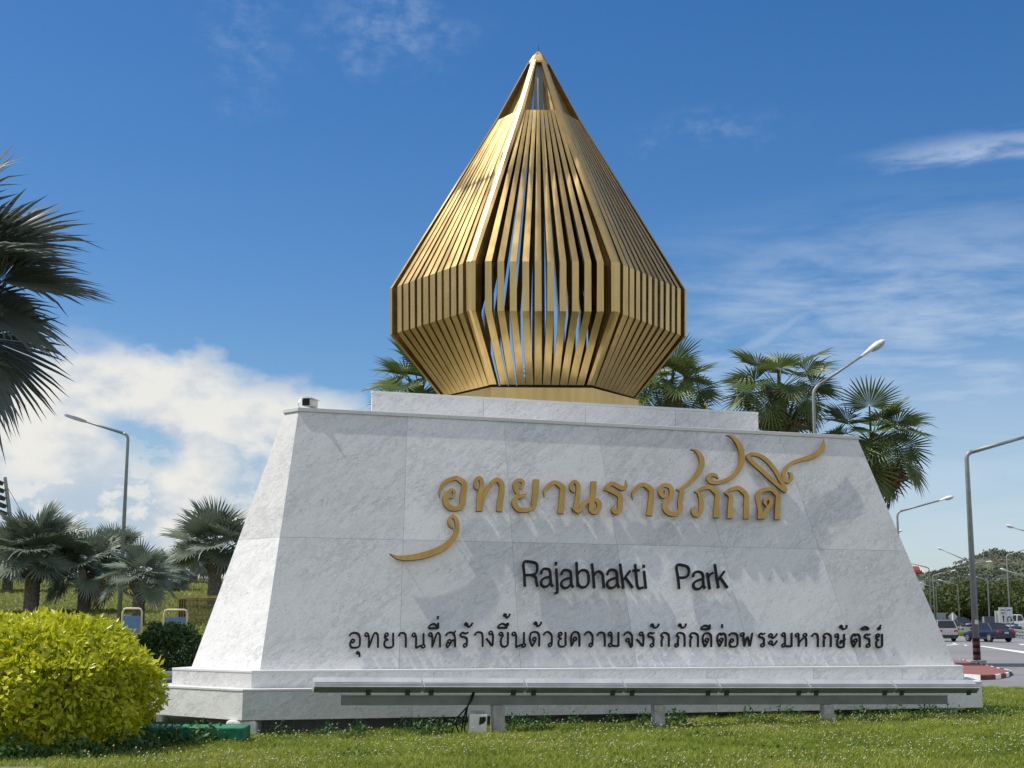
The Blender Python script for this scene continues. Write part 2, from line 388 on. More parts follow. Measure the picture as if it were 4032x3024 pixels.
# ------------------------------------------------------------------ ground
def axis(parts):
    out = []
    for a, b, s in parts: out += list(np.arange(a, b, s))
    return np.array(out + [parts[-1][1]])
gx = axis([(-900, -120, 30), (-120, -40, 4), (-40, 40, .8), (40, 120, 4), (120, 900, 30)])
gy = axis([(-30, 12, 3), (12, 60, .8), (60, 160, 2.5), (160, 400, 12), (400, 2400, 100)])
X, Y = np.meshgrid(gx, gy); Z = ground_z(X, Y)
bumps = .03 * np.sin(X * 1.7 + Y * .9) * np.cos(Y * 1.3 - X * .4); Z = Z + np.where((Y > 14) & (Y < 34), bumps, 0) - np.where(Y < 34, .03, .0)
nx, ny = len(gx), len(gy); I = np.arange(nx * ny).reshape(ny, nx)
Q = np.stack([I[:-1, :-1], I[:-1, 1:], I[1:, 1:], I[1:, :-1]], -1).reshape(-1, 4)
tag(tri_mesh('lawn', np.stack([X, Y, Z], -1).reshape(-1, 3), Q, M['lawn'], smooth=True), kind='structure')
def sheet(name, mat, fx, ys, lift, nx=24):
    """a strip of ground cover: fx(y) gives its left and right edge"""
    V = []; T = []
    for j, y in enumerate(ys):
        a, b = fx(y)
        for i in range(nx + 1):
            x = a + (b - a) * i / nx; V.append((x, y, gz(x, y) + lift))
    for j in range(len(ys) - 1):
        for i in range(nx):
            q = j * (nx + 1) + i; T.append((q, q + 1, q + nx + 2, q + nx + 1))
    return tag(tri_mesh(name, V, T, mat, smooth=True), kind='structure')
sheet('road', M['asphalt'], lambda y: (6.5 - .12 * (y - 34) if y < 60 else 3.4 + .02 * (y - 60), 90), np.arange(34.3, 136, 1.3), .03, 40)
sheet('road', M['asphalt'], lambda y: (-20, 160), np.arange(150, 166, 2.0), .05, 40)
sheet('path', M['path'], lambda y: (-30, -2), np.arange(37, 44.1, 1.0), .02, 20)
mk = MB()
for pts in (((3848, 2546), (3870, 2546), (4045, 2570), (4045, 2578)), ((3706, 2529), (3718, 2529), (3723, 2533), (3710, 2533)),
            ((3748, 2534), (3758, 2534), (3768, 2538), (3756, 2538)), ((3718, 2543), (3770, 2539), (3774, 2541), (3720, 2545)), ((3793, 2541), (3802, 2541), (3812, 2545), (3800, 2545)),
            ((3900, 2527), (3912, 2527), (3930, 2531), (3912, 2531)), ((4012, 2538), (4034, 2538), (4045, 2542), (4018, 2542))):
    P = [ground_hit(*p) for p in pts]
    mk.add([(p.x, p.y, gz(p.x, p.y) + .04) for p in P], [(0, 1, 2, 3), ])
tag(mk.build('road_marking', M['white']), kind='structure')

# ------------------------------------------------------------------ the monument (own frame: u along the front, v towards the back)
AX, AY, AROT = -3.68853, 19.97208, R(18.3503)
ud = Vector((math.cos(AROT), math.sin(AROT), 0)); vd = Vector((-math.sin(AROT), math.cos(AROT), 0)); A0 = Vector((AX, AY, 0))
def W(u, v, z=0):
    u, v, z = float(u), float(v), float(z)
    return A0 + u * ud + v * vd + Vector((0, 0, z))
def tri_poly(u0, u1, v, c):
    p = [(u0, v), (u1, v)]; L = u1 - u0
    for ang, l in ((60, c), (120, L), (180, c), (240, L)):
        p.append((p[-1][0] + l * math.cos(R(ang)), p[-1][1] + l * math.sin(R(ang))))
    return p
Z0, Z1, Z2 = .2394, .658, .9032
mon = empty('monument', (AX, AY, 0), AROT, label='white marble sign pedestal with sloping faces, gold and black lettering', cat='monument')
def ring(poly, z): return [Vector((x, y, z)) for x, y in poly]
def panel_wall(name, lo, hi, cols, rows, mat, parent, front_cols=None, gap=.006, proud=.004, seed=1):
    """stone panels with real open joints over a dark backing; lo and hi are the lower and upper outlines"""
    rg = random.Random(seed); mb = MB(); tint = []
    mb.cur = 1; mb.loft([lo, hi]); tint += [0] * (2 * len(lo))
    n = len(lo); mb.cur = 0
    for i in range(n):
        j = (i + 1) % n; a, b, c, d = lo[i], lo[j], hi[j], hi[i]
        nor = (b - a).cross(d - a).normalized() * proud
        L = (b - a).length
        cuts = (front_cols if (i == 0 and front_cols) else [k / max(1, round(L / cols)) for k in range(1, max(1, round(L / cols)))])
        us = [0] + list(cuts) + [1]; vs = [0] + list(rows) + [1]
        for p in range(len(us) - 1):
            for q in range(len(vs) - 1):
                H = (d - a).length
                g0 = gap / L * (p > 0); g1 = gap / L * (p < len(us) - 2); h0 = gap / H * (q > 0); h1 = gap / H * (q < len(vs) - 2)
                def pt(s, t): return a.lerp(b, s).lerp(d.lerp(c, s), t) + nor
                s0, s1, t0, t1 = us[p] + g0 / 2, us[p + 1] - g1 / 2, vs[q] + h0 / 2, vs[q + 1] - h1 / 2
                f = [pt(s0, t0), pt(s1, t0), pt(s1, t1), pt(s0, t1)]; bk = [x - nor * .9 for x in f]
                mb.add(f + bk, [(0, 1, 2, 3), (4, 5, 1, 0), (5, 6, 2, 1), (6, 7, 3, 2), (7, 4, 0, 3)]); tint += [rg.random()] * 8
    o = mb.build(name, [mat, M['joint']], parent)
    at_ = o.data.attributes.new('tint', 'FLOAT', 'POINT'); at_.data.foreach_set('value', tint)
    return o
def slab(name, poly, z0, z1, parent, seed):
    mb = MB(); mb.prism(poly, z0, z1); o = mb.build(name, M['marble_edge'], parent, bevel=.006)
    a = o.data.attributes.new('tint', 'FLOAT', 'POINT'); a.data.foreach_set('value', [random.Random(seed).random()] * len(o.data.vertices)); return o
P_low = tri_poly(0, 12, 0, 2.18); P_up = tri_poly(.153, 11.848, .264, 1.879)
def inset(poly, d):
    cx = sum(p[0] for p in poly) / len(poly); cy = sum(p[1] for p in poly) / len(poly)
    out = []; n = len(poly)
    for i in range(n):
        p0, p1, p2 = Vector(poly[i - 1]), Vector(poly[i]), Vector(poly[(i + 1) % n])
        e1 = (p1 - p0).normalized(); e2 = (p2 - p1).normalized(); n1 = Vector((-e1.y, e1.x)); n2 = Vector((-e2.y, e2.x))
        k = d / (1 + n1.dot(n2)); out.append(tuple(p1 + (n1 + n2) * k))
    return out
panel_wall('lower_step', ring(P_low, Z0), ring(P_low, Z1 - .035), 2.6, [], M['marble'], mon, seed=3)
slab('lower_step_coping', inset(P_low, -.012), Z1 - .034, Z1, mon, 3)
panel_wall('upper_step', ring(P_up, Z1 + .001), ring(P_up, Z2 - .035), 2.6, [], M['marble'], mon, [.225, .42, .60, .76, .90], seed=5)
slab('upper_step_coping', inset(P_up, -.012), Z2 - .034, Z2, mon, 5)
# sloping body
V_B, V_T, Z_T = .5, 1.7, 4.816
def face_uz(px, py):                    # pixel -> front face plane, in monument coordinates
    sl = (V_T - V_B) / (Z_T - Z2); n = vd - Vector((0, 0, 1)) * sl; P0 = W(0, V_B, Z2)
    d = ray(px, py); o = Vector((0, 0, CAMZ)); k = (P0 - o).dot(n) / d.dot(n); p = o + d * k - A0
    return p.dot(ud), p.z
uE, uR = .30, 11.86
P_b = tri_poly(uE, uR, V_B, 1.62); P_t = tri_poly(.948, 10.92, V_T, .33)
cols = [(u - .3) / 11.56 for u in (2.32, 4.2, 6.1, 8.1, 10.05)]
panel_wall('body', ring(P_b, Z2 + .001), ring(P_t, Z_T), 2.2, [.49], M['marble'], mon, cols, gap=.005, seed=9)
slab('body_coping', inset(P_t, -.028), Z_T + .001, Z_T + .062, mon, 9)
P_2 = tri_poly(2.34, 9.49, 2.7, .02)
panel_wall('top_tier', ring(P_2, Z_T + .063), ring(P_2, 5.375 - .046), 1.9, [], M['marble'], mon, [.27, .53, .77], seed=11)
slab('top_tier_coping', inset(P_2, -.012), 5.375 - .045, 5.375, mon, 11)
fb = MB(); fb.prism(inset(P_low, .75), -.3, Z0 + .05); fb.build('foundation', M['joint'], mon)
for q in ((.06, .24, .05), (11.5, .4, .05)):
    sb = MB(); sb.box(q, (.42, .42, .37), R(-20)); sb.build('corner_support', M['whitewash'], mon, bevel=.04)

# ---- lettering on stand-off studs
slope = (V_T - V_B) / (Z_T - Z2); fn_n = Vector((0, -1, slope)).normalized()      # outward normal in monument coordinates
def on_face(px, py, h):
    u, z = face_uz(px, py); return Vector((u, V_B + (z - Z2) * slope, z)) + fn_n * h
def catmull(pts, n=6):
    P = [np.array(p, float) for p in pts]
    if len(P) < 3: return [P[0] + (P[-1] - P[0]) * k / 4 for k in range(5)] if len(P) == 2 else P
    P = [2 * P[0] - P[1]] + P + [2 * P[-1] - P[-2]]; out = []
    for i in range(1, len(P) - 2):
        for k in range(n):
            t = k / n; a, b, c, d = P[i - 1], P[i], P[i + 1], P[i + 2]
            out.append(.5 * (2 * b + (c - a) * t + (2 * a - 5 * b + 4 * c - d) * t * t + (3 * b - a - 3 * c + d) * t ** 3))
    out.append(P[-2]); return out
def stroke(mb, pts, h0, h1, n=6, closed=False, drift=.002):
    """a flat-faced letter stroke: pts are (x, y, width) on the photograph's wall, extruded off the face"""
    pts = catmull(pts, n) if not closed else [np.array(p, float) for p in pts]
    q = np.array(pts); c = q[:, :2]; w = np.maximum(q[:, 2], 1.0) if q.shape[1] > 2 else None
    m = len(c)
    if closed: t = np.roll(c, -1, 0) - np.roll(c, 1, 0)
    else: t = np.gradient(c, axis=0)
    t /= np.maximum(np.linalg.norm(t, axis=1, keepdims=True), 1e-6); nn = np.stack([-t[:, 1], t[:, 0]], 1)
    rings = []
    for i in range(m):
        k = h1 + drift * i / m
        L = c[i] + nn[i] * w[i] / 2; Rr = c[i] - nn[i] * w[i] / 2
        rings.append([on_face(*L, h0), on_face(*L, k), on_face(*Rr, k), on_face(*Rr, h0)])
    o = len(mb.v); mb.v += [tuple(p) for r in rings for p in r]
    last = m if closed else m - 1
    for i in range(last):
        j = (i + 1) % m
        for k in range(4):
            kk = (k + 1) % 4; mb.f.append((o + i * 4 + k, o + j * 4 + k, o + j * 4 + kk, o + i * 4 + kk)); mb.m.append(0 if k == 1 else 1)
    if not closed:
        mb.f.append((o, o + 1, o + 2, o + 3)); mb.f.append((o + (m - 1) * 4 + 3, o + (m - 1) * 4 + 2, o + (m - 1) * 4 + 1, o + (m - 1) * 4)); mb.m += [1, 1]
    return c
def studs(mb, c, every, h, r=.008):
    for i in range(every // 2, len(c), every):
        a = on_face(c[i][0], c[i][1], -.01); b = on_face(c[i][0], c[i][1], h)
        o = len(mb.v); e = [Vector((r, 0, 0)), Vector((0, 0, r)), Vector((-r, 0, 0)), Vector((0, 0, -r))]
        mb.v += [tuple(a + q) for q in e] + [tuple(b + q) for q in e]
        for k in range(4): mb.f.append((o + k, o + (k + 1) % 4, o + 4 + (k + 1) % 4, o + 4 + k)); mb.m.append(1)
G1 = (1500, 1860, .27125); G2 = (2050, 1840, .22604); G3 = (2500, 1700, .34358)
gold_letters = [
 (G1, [(985, 408, 18), (1025, 385, 38), (1043, 325, 42), (1005, 288, 45), (950, 330, 62), (915, 410, 78), (925, 490, 78), (985, 550, 72), (1060, 562, 62), (1150, 520, 84), (1165, 400, 86), (1185, 215, 84), (1130, 150, 70), (1060, 118, 60), (960, 150, 62), (880, 210, 58), (842, 290, 45), (832, 350, 25), (835, 402, 4)]),
 (G1, [(1025, 852, 4), (985, 812, 38), (965, 750, 50), (985, 690, 50), (1025, 675, 50), (1065, 720, 55), (1082, 800, 60), (1070, 900, 72), (1010, 1010, 86), (900, 1110, 90), (740, 1190, 92), (560, 1245, 90), (380, 1272, 78), (250, 1272, 58), (170, 1248, 30), (108, 1212, 3)]),
 (G1, [(1385, 292, 4), (1350, 250, 45), (1342, 190, 50), (1365, 135, 58), (1405, 118, 55), (1438, 170, 62), (1438, 250, 66), (1410, 350, 72), (1405, 450, 80), (1400, 598, 86)], [(1432, 590, 40), (1432, 500, 55), (1490, 340, 60), (1560, 220, 68), (1640, 145, 64), (1700, 168, 72), (1728, 225, 76), (1725, 330, 80), (1705, 450, 82), (1690, 602, 84)]),
 (G1, [(1985, 278, 6), (2022, 240, 38), (2035, 185, 48), (2000, 150, 50), (1940, 162, 55), (1918, 220, 65), (1938, 300, 62), (1975, 345, 50)], [(1950, 385, 62), (2030, 375, 55), (2070, 355, 30), (2090, 326, 3)], [(1962, 362, 60), (1915, 440, 76), (1920, 510, 76), (1975, 572, 66), (2060, 582, 60), (2130, 568, 60), (2190, 525, 70), (2195, 460, 80), (2215, 350, 84), (2220, 235, 86), (2226, 136, 88)]),
 (G2, [(380, 565, 3), (378, 470, 40), (420, 400, 74), (490, 335, 80), (570, 305, 66), (640, 345, 88), (698, 405, 92), (690, 520, 96), (680, 650, 98), (662, 847, 104)]),
 (G2, [(905, 488, 4), (855, 430, 50), (840, 370, 60), (860, 312, 64), (905, 290, 60), (955, 335, 72), (970, 420, 80), (960, 540, 85), (940, 650, 86), (922, 760, 90)], [(850, 738, 5), (920, 775, 70), (988, 822, 66)], [(985, 818, 50), (1030, 730, 72), (1100, 650, 72), (1180, 610, 72), (1260, 605, 66), (1325, 655, 80), (1332, 740, 82), (1290, 808, 80), (1230, 825, 62), (1190, 785, 76), (1196, 700, 92), (1205, 600, 96), (1228, 500, 96), (1236, 286, 102)]),
 (G2, [(1790, 262, 3), (1800, 330, 42), (1785, 388, 72), (1730, 405, 80), (1640, 362, 80), (1560, 325, 66), (1490, 352, 70), (1438, 418, 55)], [(1412, 425, 28), (1480, 435, 50), (1560, 460, 66), (1650, 508, 80), (1696, 560, 86), (1695, 680, 86), (1690, 775, 84), (1640, 830, 70), (1585, 810, 60), (1565, 755, 58), (1602, 688, 14)]),
 (G2, [(1915, 604, 3), (1915, 510, 40), (1960, 430, 75), (2030, 362, 75), (2105, 345, 66), (2185, 385, 85), (2240, 450, 90), (2235, 560, 94), (2220, 700, 96), (2195, 880, 102)]),
 (G3, [(315, 690, 12), (326, 738, 34), (300, 765, 45), (265, 730, 45), (265, 672, 45), (310, 640, 45), (370, 655, 50), (392, 705, 50), (385, 770, 50), (345, 815, 58), (318, 850, 58), (320, 915, 55), (370, 962, 50), (430, 968, 46), (490, 925, 54), (490, 830, 55), (505, 750, 56), (506, 690, 50)], [(445, 685, 6), (482, 690, 30), (520, 668, 36), (590, 620, 46), (660, 550, 56), (720, 460, 60), (740, 380, 60), (725, 310, 52), (690, 260, 36), (650, 236, 18), (608, 229, 3)]),
 (G3, [(928, 565, 4), (900, 532, 34), (860, 518, 40), (818, 535, 44), (812, 570, 44), (845, 602, 44), (910, 610, 40), (1000, 588, 44), (1090, 540, 50), (1160, 460, 58), (1195, 360, 62), (1190, 260, 60), (1160, 170, 55), (1110, 108, 40), (1065, 76, 18), (1018, 67, 3)]),
 (G3, [(650, 708, 8), (700, 728, 34), (725, 780, 45), (732, 860, 50), (725, 940, 50), (690, 980, 45), (645, 965, 40), (637, 920, 38), (667, 882, 14)], [(672, 712, 14), (740, 676, 40), (820, 662, 46), (870, 692, 50), (914, 745, 52), (908, 850, 56), (905, 1010, 62)]),
 (G3, [(998, 724, 10), (1050, 748, 38), (1070, 785, 48), (1065, 860, 54), (1060, 1016, 62)], [(1010, 722, 14), (1060, 692, 40), (1150, 672, 46), (1205, 705, 50), (1245, 755, 52), (1246, 850, 56), (1246, 1022, 62)]),
 (G3, [(1482, 886, 6), (1460, 840, 34), (1472, 797, 40), (1512, 790, 40), (1530, 840, 45), (1500, 890, 45), (1452, 960, 45), (1432, 1020, 46)], [(1410, 1024, 62), (1405, 940, 50), (1390, 860, 45), (1377, 770, 54), (1392, 722, 55), (1450, 692, 46), (1530, 687, 42), (1580, 722, 50), (1610, 768, 55), (1605, 860, 58), (1600, 1032, 62)]),
 (G3, [(1690, 722, 22), (1690, 680, 40), (1640, 580, 46), (1570, 460, 46), (1480, 355, 46), (1390, 297, 40), (1305, 283, 38), (1266, 310, 42), (1310, 370, 46), (1400, 450, 46), (1520, 560, 46), (1620, 650, 44), (1690, 712, 26)]),
 (G3, [(1725, 490, 4), (1755, 512, 34), (1758, 570, 40), (1720, 598, 36), (1682, 570, 40), (1680, 490, 46), (1720, 422, 42), (1790, 376, 40), (1900, 340, 46), (2000, 310, 58), (2080, 265, 60), (2125, 200, 45), (2135, 113, 3)]),
]
gi = empty('gold_inscription'); gi.parent = mon; gi['label'] = 'large gold calligraphic letters along the upper face'
for (ox, oy, s), *strs in gold_letters:
    mb = MB()
    for st in strs:
        c = stroke(mb, [(ox + x * s, oy + y * s, w * s) for x, y, w in st], .066, .108)
        studs(mb, c, max(8, len(c) // 3), .07)
    mb.build('letter', [M['gold_paint'], M['gold_side']], gi)
LT = (2000, 2180, .40687)
latin = [
 [[(150, 333), (145, 215), (140, 98), (225, 97), (262, 115), (270, 160), (255, 205), (215, 220), (148, 222)], [(215, 222), (252, 240), (262, 290), (274, 333)]],
 [[(305, 212), (320, 172), (350, 160), (385, 172), (396, 210), (402, 300), (422, 333)], [(396, 236), (340, 250), (312, 275), (309, 310), (335, 335), (372, 325), (400, 285)]],
 [[(453, 160), (465, 370), (455, 392), (438, 397)], [(449, 95), (451, 126)]],
 [[(502, 218), (515, 182), (545, 172), (582, 182), (595, 215), (600, 310), (618, 343)], [(594, 245), (540, 262), (507, 285), (504, 320), (530, 346), (568, 338), (598, 300)]],
 [[(648, 96), (655, 220), (662, 333)], [(652, 230), (685, 182), (730, 175), (760, 205), (766, 275), (748, 325), (708, 341), (672, 322), (660, 290)]],
 [[(798, 110), (810, 230), (820, 348)], [(808, 240), (840, 195), (870, 188), (898, 212), (905, 255), (914, 348)]],
 [[(944, 220), (960, 180), (990, 170), (1025, 180), (1039, 215), (1045, 310), (1062, 344)], [(1040, 246), (985, 262), (951, 285), (947, 322), (972, 346), (1012, 338), (1044, 300)]],
 [[(1069, 112), (1085, 230), (1102, 352)], [(1166, 178), (1098, 272)], [(1122, 245), (1192, 347)]],
 [[(1214, 116), (1225, 220), (1235, 320), (1255, 350), (1295, 340)], [(1190, 178), (1258, 175)]],
 [[(1300, 182), (1318, 353)], [(1296, 122), (1299, 150)]],
 [[(1640, 355), (1628, 240), (1616, 128), (1690, 130), (1725, 150), (1734, 192), (1715, 235), (1680, 246), (1630, 246)]],
 [[(1774, 238), (1785, 202), (1815, 188), (1850, 196), (1868, 225), (1875, 320), (1892, 352)], [(1868, 258), (1815, 275), (1781, 300), (1779, 332), (1802, 356), (1842, 350), (1873, 315)]],
 [[(1911, 198), (1935, 358)], [(1920, 250), (1935, 218), (1967, 200)]],
 [[(1984, 116), (2000, 230), (2019, 348)], [(2078, 183), (2014, 270)], [(2036, 245), (2107, 347)]],
]
li = empty('black_latin_inscription'); li.parent = mon; li['label'] = 'plain black roman letters in the middle of the face'
def sharp(pts, k=3):          # keep stems straight: double the points where a corner is meant
    return pts
for strs in latin:
    mb = MB()
    for st in strs:
        c = stroke(mb, [(LT[0] + x * LT[2], LT[1] + y * LT[2], 21 * LT[2]) for x, y in st], .05, .085, 5)
        studs(mb, c, max(6, len(c) // 2), .06, .006)
    mb.build('letter', [M['black'], M['black']], li)
TH = {
 'อ': ([(.33, .55)], [[(.2, .52), (.1, .68), (.1, .88), (.3, 1), (.7, 1), (.97, .88), (1, .6), (1, .32), (.85, .07), (.5, 0), (.15, .06), (.03, .2)]]),
 'ท': ([(.12, .12)], [[(.24, .12), (.3, .3), (.3, .7), (.3, 1)], [(.32, .95), (.5, .5), (.68, .1), (.82, 0), (.96, .1), (1, .3), (1, 1)]]),
 'ย': ([(.3, .13)], [[(.17, .13), (.12, .3), (.3, .45), (.5, .47)], [(.32, .47), (.1, .6), (.08, .85), (.3, 1), (.75, 1), (1, .88), (1, .5), (1, 0)]]),
 'า': ([], [[(0, .22), (.2, .05), (.5, 0), (.85, .06), (1, .3), (1, 1)]]),
 'น': ([(.12, .12), (.88, .9)], [[(.24, .12), (.3, .3), (.3, .7), (.31, 1), (.5, .92), (.78, .85)], [(.9, 0), (.9, .4), (.9, .78)]]),
 'ี': ([], [[(0, .95), (.1, .5), (.4, .15), (.7, .25), (.92, .9)], [(.95, .95), (0, .95)], [(.98, -.1), (.98, .95)]]),
 '่': ([], [[(.5, 0), (.5, 1)]]),
 'ส': ([(.38, .62)], [[(.25, .62), (.08, .85), (.2, 1), (.4, .85), (.6, .6), (.82, .55), (.96, .68), (.97, 1)], [(.97, .7), (.95, .35), (.8, .1), (.5, .02), (.15, .1), (.03, .25)], [(.75, .2), (1.0, -.08)]]),
 'ร': ([(.62, .9)], [[(1, 0), (.7, .08), (.3, .02), (.05, .15), (.2, .3), (.65, .35), (.84, .5), (.8, .85)]]),
 '้': ([(.22, .35)], [[(.38, .3), (.42, .75), (.55, .92), (.8, .7), (1, .1)]]),
 'ง': ([(.62, .12)], [[(.78, .12), (.95, .3), (.92, .7), (.86, 1), (.5, .8), (0, .5)]]),
 'ข': ([(.2, .13)], [[(.35, .1), (.42, .28), (.22, .48), (.2, .82), (.4, 1), (.75, 1), (.97, .85), (1, .4), (1, 0)]]),
 'ึ': ([(.95, .3)], [[(0, .95), (.1, .5), (.4, .15), (.7, .3), (.92, .92)], [(.92, .95), (0, .95)]]),
 'ด': ([(.5, .5)], [[(.28, 1), (.06, .6), (.05, .3), (.2, .06), (.6, 0), (.9, .1), (1, .35), (1, 1)], [(.28, 1), (.6, .62)]]),
 'ว': ([(.78, .9)], [[(0, .2), (.25, .02), (.6, 0), (.95, .2), (1, .5), (.97, .88)]]),
 'ค': ([(.48, .48)], [[(.1, 1), (.02, .5), (.1, .2), (.35, 0), (.7, 0), (.95, .15), (1, .4), (1, 1)], [(.1, .95), (.38, .6)]]),
 'ม': ([(.15, .12), (.18, .9)], [[(.28, .12), (.33, .3), (.32, .6), (.3, .85)], [(.32, .92), (.6, .97), (.98, .98)], [(1, 1), (1, 0)]]),
 'จ': ([(.45, .55)], [[(0, .2), (.25, .02), (.6, 0), (.95, .2), (1, .5), (.95, 1), (.78, .98), (.6, .65)]]),
 'ั': ([(.2, .35)], [[(.36, .35), (.38, .8), (.6, .95), (.9, .7), (1, 0)]]),
 'ก': ([], [[(.15, 1), (.14, .5), (.28, .32), (.05, .2)], [(.05, .2), (.25, .02), (.6, 0), (.9, .1), (1, .3), (1, 1)]]),
 'ภ': ([(.14, .9)], [[(1, 1), (1, .3), (.9, .1), (.6, 0), (.3, .02), (.12, .2)], [(.12, .2), (.35, .32), (.3, .5), (.27, .9)]]),
 'ต': ([(.5, .5)], [[(.28, 1), (.06, .6), (.05, .3), (.2, .06), (.4, .02), (.5, .14), (.62, .02), (.9, .08), (1, .35), (1, 1)], [(.28, 1), (.56, .62)]]),
 'พ': ([(.12, .12)], [[(.22, .12), (.24, .6), (.3, 1)], [(.3, 1), (.55, .3), (.78, 1)], [(.78, 1), (1, 0)]]),
 'ะ': ([(.15, .2), (.15, .75)], [[(.3, .25), (.5, .4), (.8, .25), (1, .05)], [(.3, .8), (.5, .95), (.8, .8), (1, .6)]]),
 'ห': ([(.12, .12), (.86, .13)], [[(.22, .12), (.26, .4), (.26, 1)], [(.26, .75), (.6, .42), (.85, .3), (.97, .5), (.97, 1)]]),
 'ษ': ([(.15, .12)], [[(.28, .12), (.3, .3), (.2, .5), (.2, .85), (.4, 1), (.7, 1), (.85, .88), (.87, 0)], [(.5, .75), (.58, .5), (.8, .6), (1, .35)]]),
 'ิ': ([], [[(0, .95), (.1, .5), (.45, .08), (.8, .3), (1, .95)], [(1, .95), (0, .95)]]),
 '์': ([(.35, .72)], [[(.5, .5), (.75, .25), (.9, 0)]]),
 'ุ': ([(.35, .25)], [[(.66, .2), (.78, .5), (.78, 1)]]),
}
T5, T6 = (1340, 2380, .49729), (2400, 2380, .49729)
clusters = [(T5, c) for c in (
 [('อ', 58, 155, 228, 356), ('ุ', 112, 160, 375, 430)], [('ท', 182, 298, 228, 356)], [('ย', 330, 418, 228, 355)], [('า', 447, 518, 228, 355)], [('น', 556, 668, 230, 357)],
 [('ท', 688, 788, 228, 353), ('ี', 685, 775, 152, 206), ('่', 755, 775, 95, 130)], [('ส', 820, 910, 222, 351)], [('ร', 932, 1012, 224, 350), ('้', 965, 1045, 145, 195)], [('า', 1048, 1125, 222, 350)], [('ง', 1140, 1210, 215, 340)],
 [('ข', 1242, 1325, 222, 347), ('ึ', 1232, 1325, 150, 202), ('้', 1276, 1340, 75, 122)], [('น', 1346, 1462, 222, 350)], [('ด', 1482, 1572, 220, 346), ('้', 1515, 1590, 138, 190)], [('ว', 1592, 1672, 222, 345)], [('ย', 1706, 1780, 222, 347)],
 [('ค', 1808, 1890, 222, 346)], [('ว', 1916, 1994, 222, 346)], [('า', 2018, 2090, 224, 346)], [('ม', 2106, 2198, 222, 346)])]
clusters += [(T6, c) for c in (
 [('จ', 96, 175, 224, 346)], [('ง', 196, 268, 222, 342)], [('ร', 286, 352, 224, 348), ('ั', 306, 385, 155, 200)], [('ก', 386, 465, 228, 348)], [('ภ', 502, 590, 228, 348), ('ั', 525, 600, 155, 200)], [('ก', 612, 695, 230, 350)],
 [('ด', 717, 800, 230, 350), ('ี', 706, 790, 165, 212)], [('ต', 832, 914, 230, 348), ('่', 870, 890, 160, 200)], [('อ', 926, 1008, 230, 348)], [('พ', 1022, 1125, 228, 345)], [('ร', 1162, 1225, 230, 347)], [('ะ', 1246, 1320, 228, 342)],
 [('ม', 1346, 1435, 228, 348)], [('ห', 1456, 1553, 232, 348)], [('า', 1582, 1643, 234, 350)], [('ก', 1668, 1745, 234, 350)], [('ษ', 1767, 1860, 236, 352), ('ั', 1800, 1872, 166, 212)], [('ต', 1892, 1974, 236, 352)],
 [('ร', 1997, 2058, 236, 350), ('ิ', 1970, 2045, 178, 212)], [('ย', 2087, 2150, 236, 352), ('์', 2105, 2142, 165, 215)])]
ti = empty('black_thai_inscription'); ti.parent = mon; ti['label'] = 'line of small black looped letters near the foot of the face'
SW = 13.5
for (ox, oy, s), cl in clusters:
    mb = MB()
    for ch, x0, x1, y0, y1 in cl:
        loops, strs = TH[ch]; x0 += SW / 2; x1 -= SW / 2; y0 += SW / 2 - 1; y1 -= SW / 2 - 1
        if ch == '่': x0 = x1 = (x0 + x1) / 2
        r = 13.0 if y1 - y0 > 80 else 9.0
        f = lambda p: (ox + (x0 + p[0] * (x1 - x0)) * s, oy + (y0 + p[1] * (y1 - y0)) * s, SW * s)
        for lx, ly in loops:
            cx, cy, _ = f((lx, ly))
            stroke(mb, [(cx + r * s * math.cos(k * math.pi / 6), cy + r * s * math.sin(k * math.pi / 6), SW * .8 * s) for k in range(12)], .04, .0715, closed=True, drift=0)
        for k, st in enumerate(strs):
            c = stroke(mb, [f(p) for p in st], .04, .068 + .001 * k, 4)
            if y1 - y0 > 80 and k == 0: studs(mb, c, max(6, len(c) // 2), .05, .006)
    mb.build('letter', [M['black'], M['black']], ti)

# ------------------------------------------------------------------ gold lotus-bud finial (stands on the pedestal)
FX, FY, FR = .50, 26.34, R(1.2)
fin = empty('gold_lotus_bud_sculpture', (FX, FY, 5.375), FR, label='tall gold slatted lotus bud standing on the marble pedestal', cat='sculpture')
LV = [  # z above the pedestal, half-span, depth of the faces, half-width of the front faces, slat width, slat depth
 (4.27 + 1.5 - 5.375, 1.845, 1.40, .885, .128, .18), (5.448 + 1.5 - 5.375, 2.80, 2.14, 1.275, .112, .34), (6.339 + 1.5 - 5.375, 2.82, 2.14, 1.285, .112, .34), (9.697 + 1.5 - 5.375, .838, .64, .385, .060, .24)]
def hexa(Rx, D, w): return [Vector((-w, -D)), Vector((w, -D)), Vector((Rx, 0)), Vector((w, D)), Vector((-w, D)), Vector((-Rx, 0))]
hx = [hexa(l[1], l[2], l[3]) for l in LV]
ts = [.124 + .0851 * k for k in range(10)]; srnd = random.Random(12)
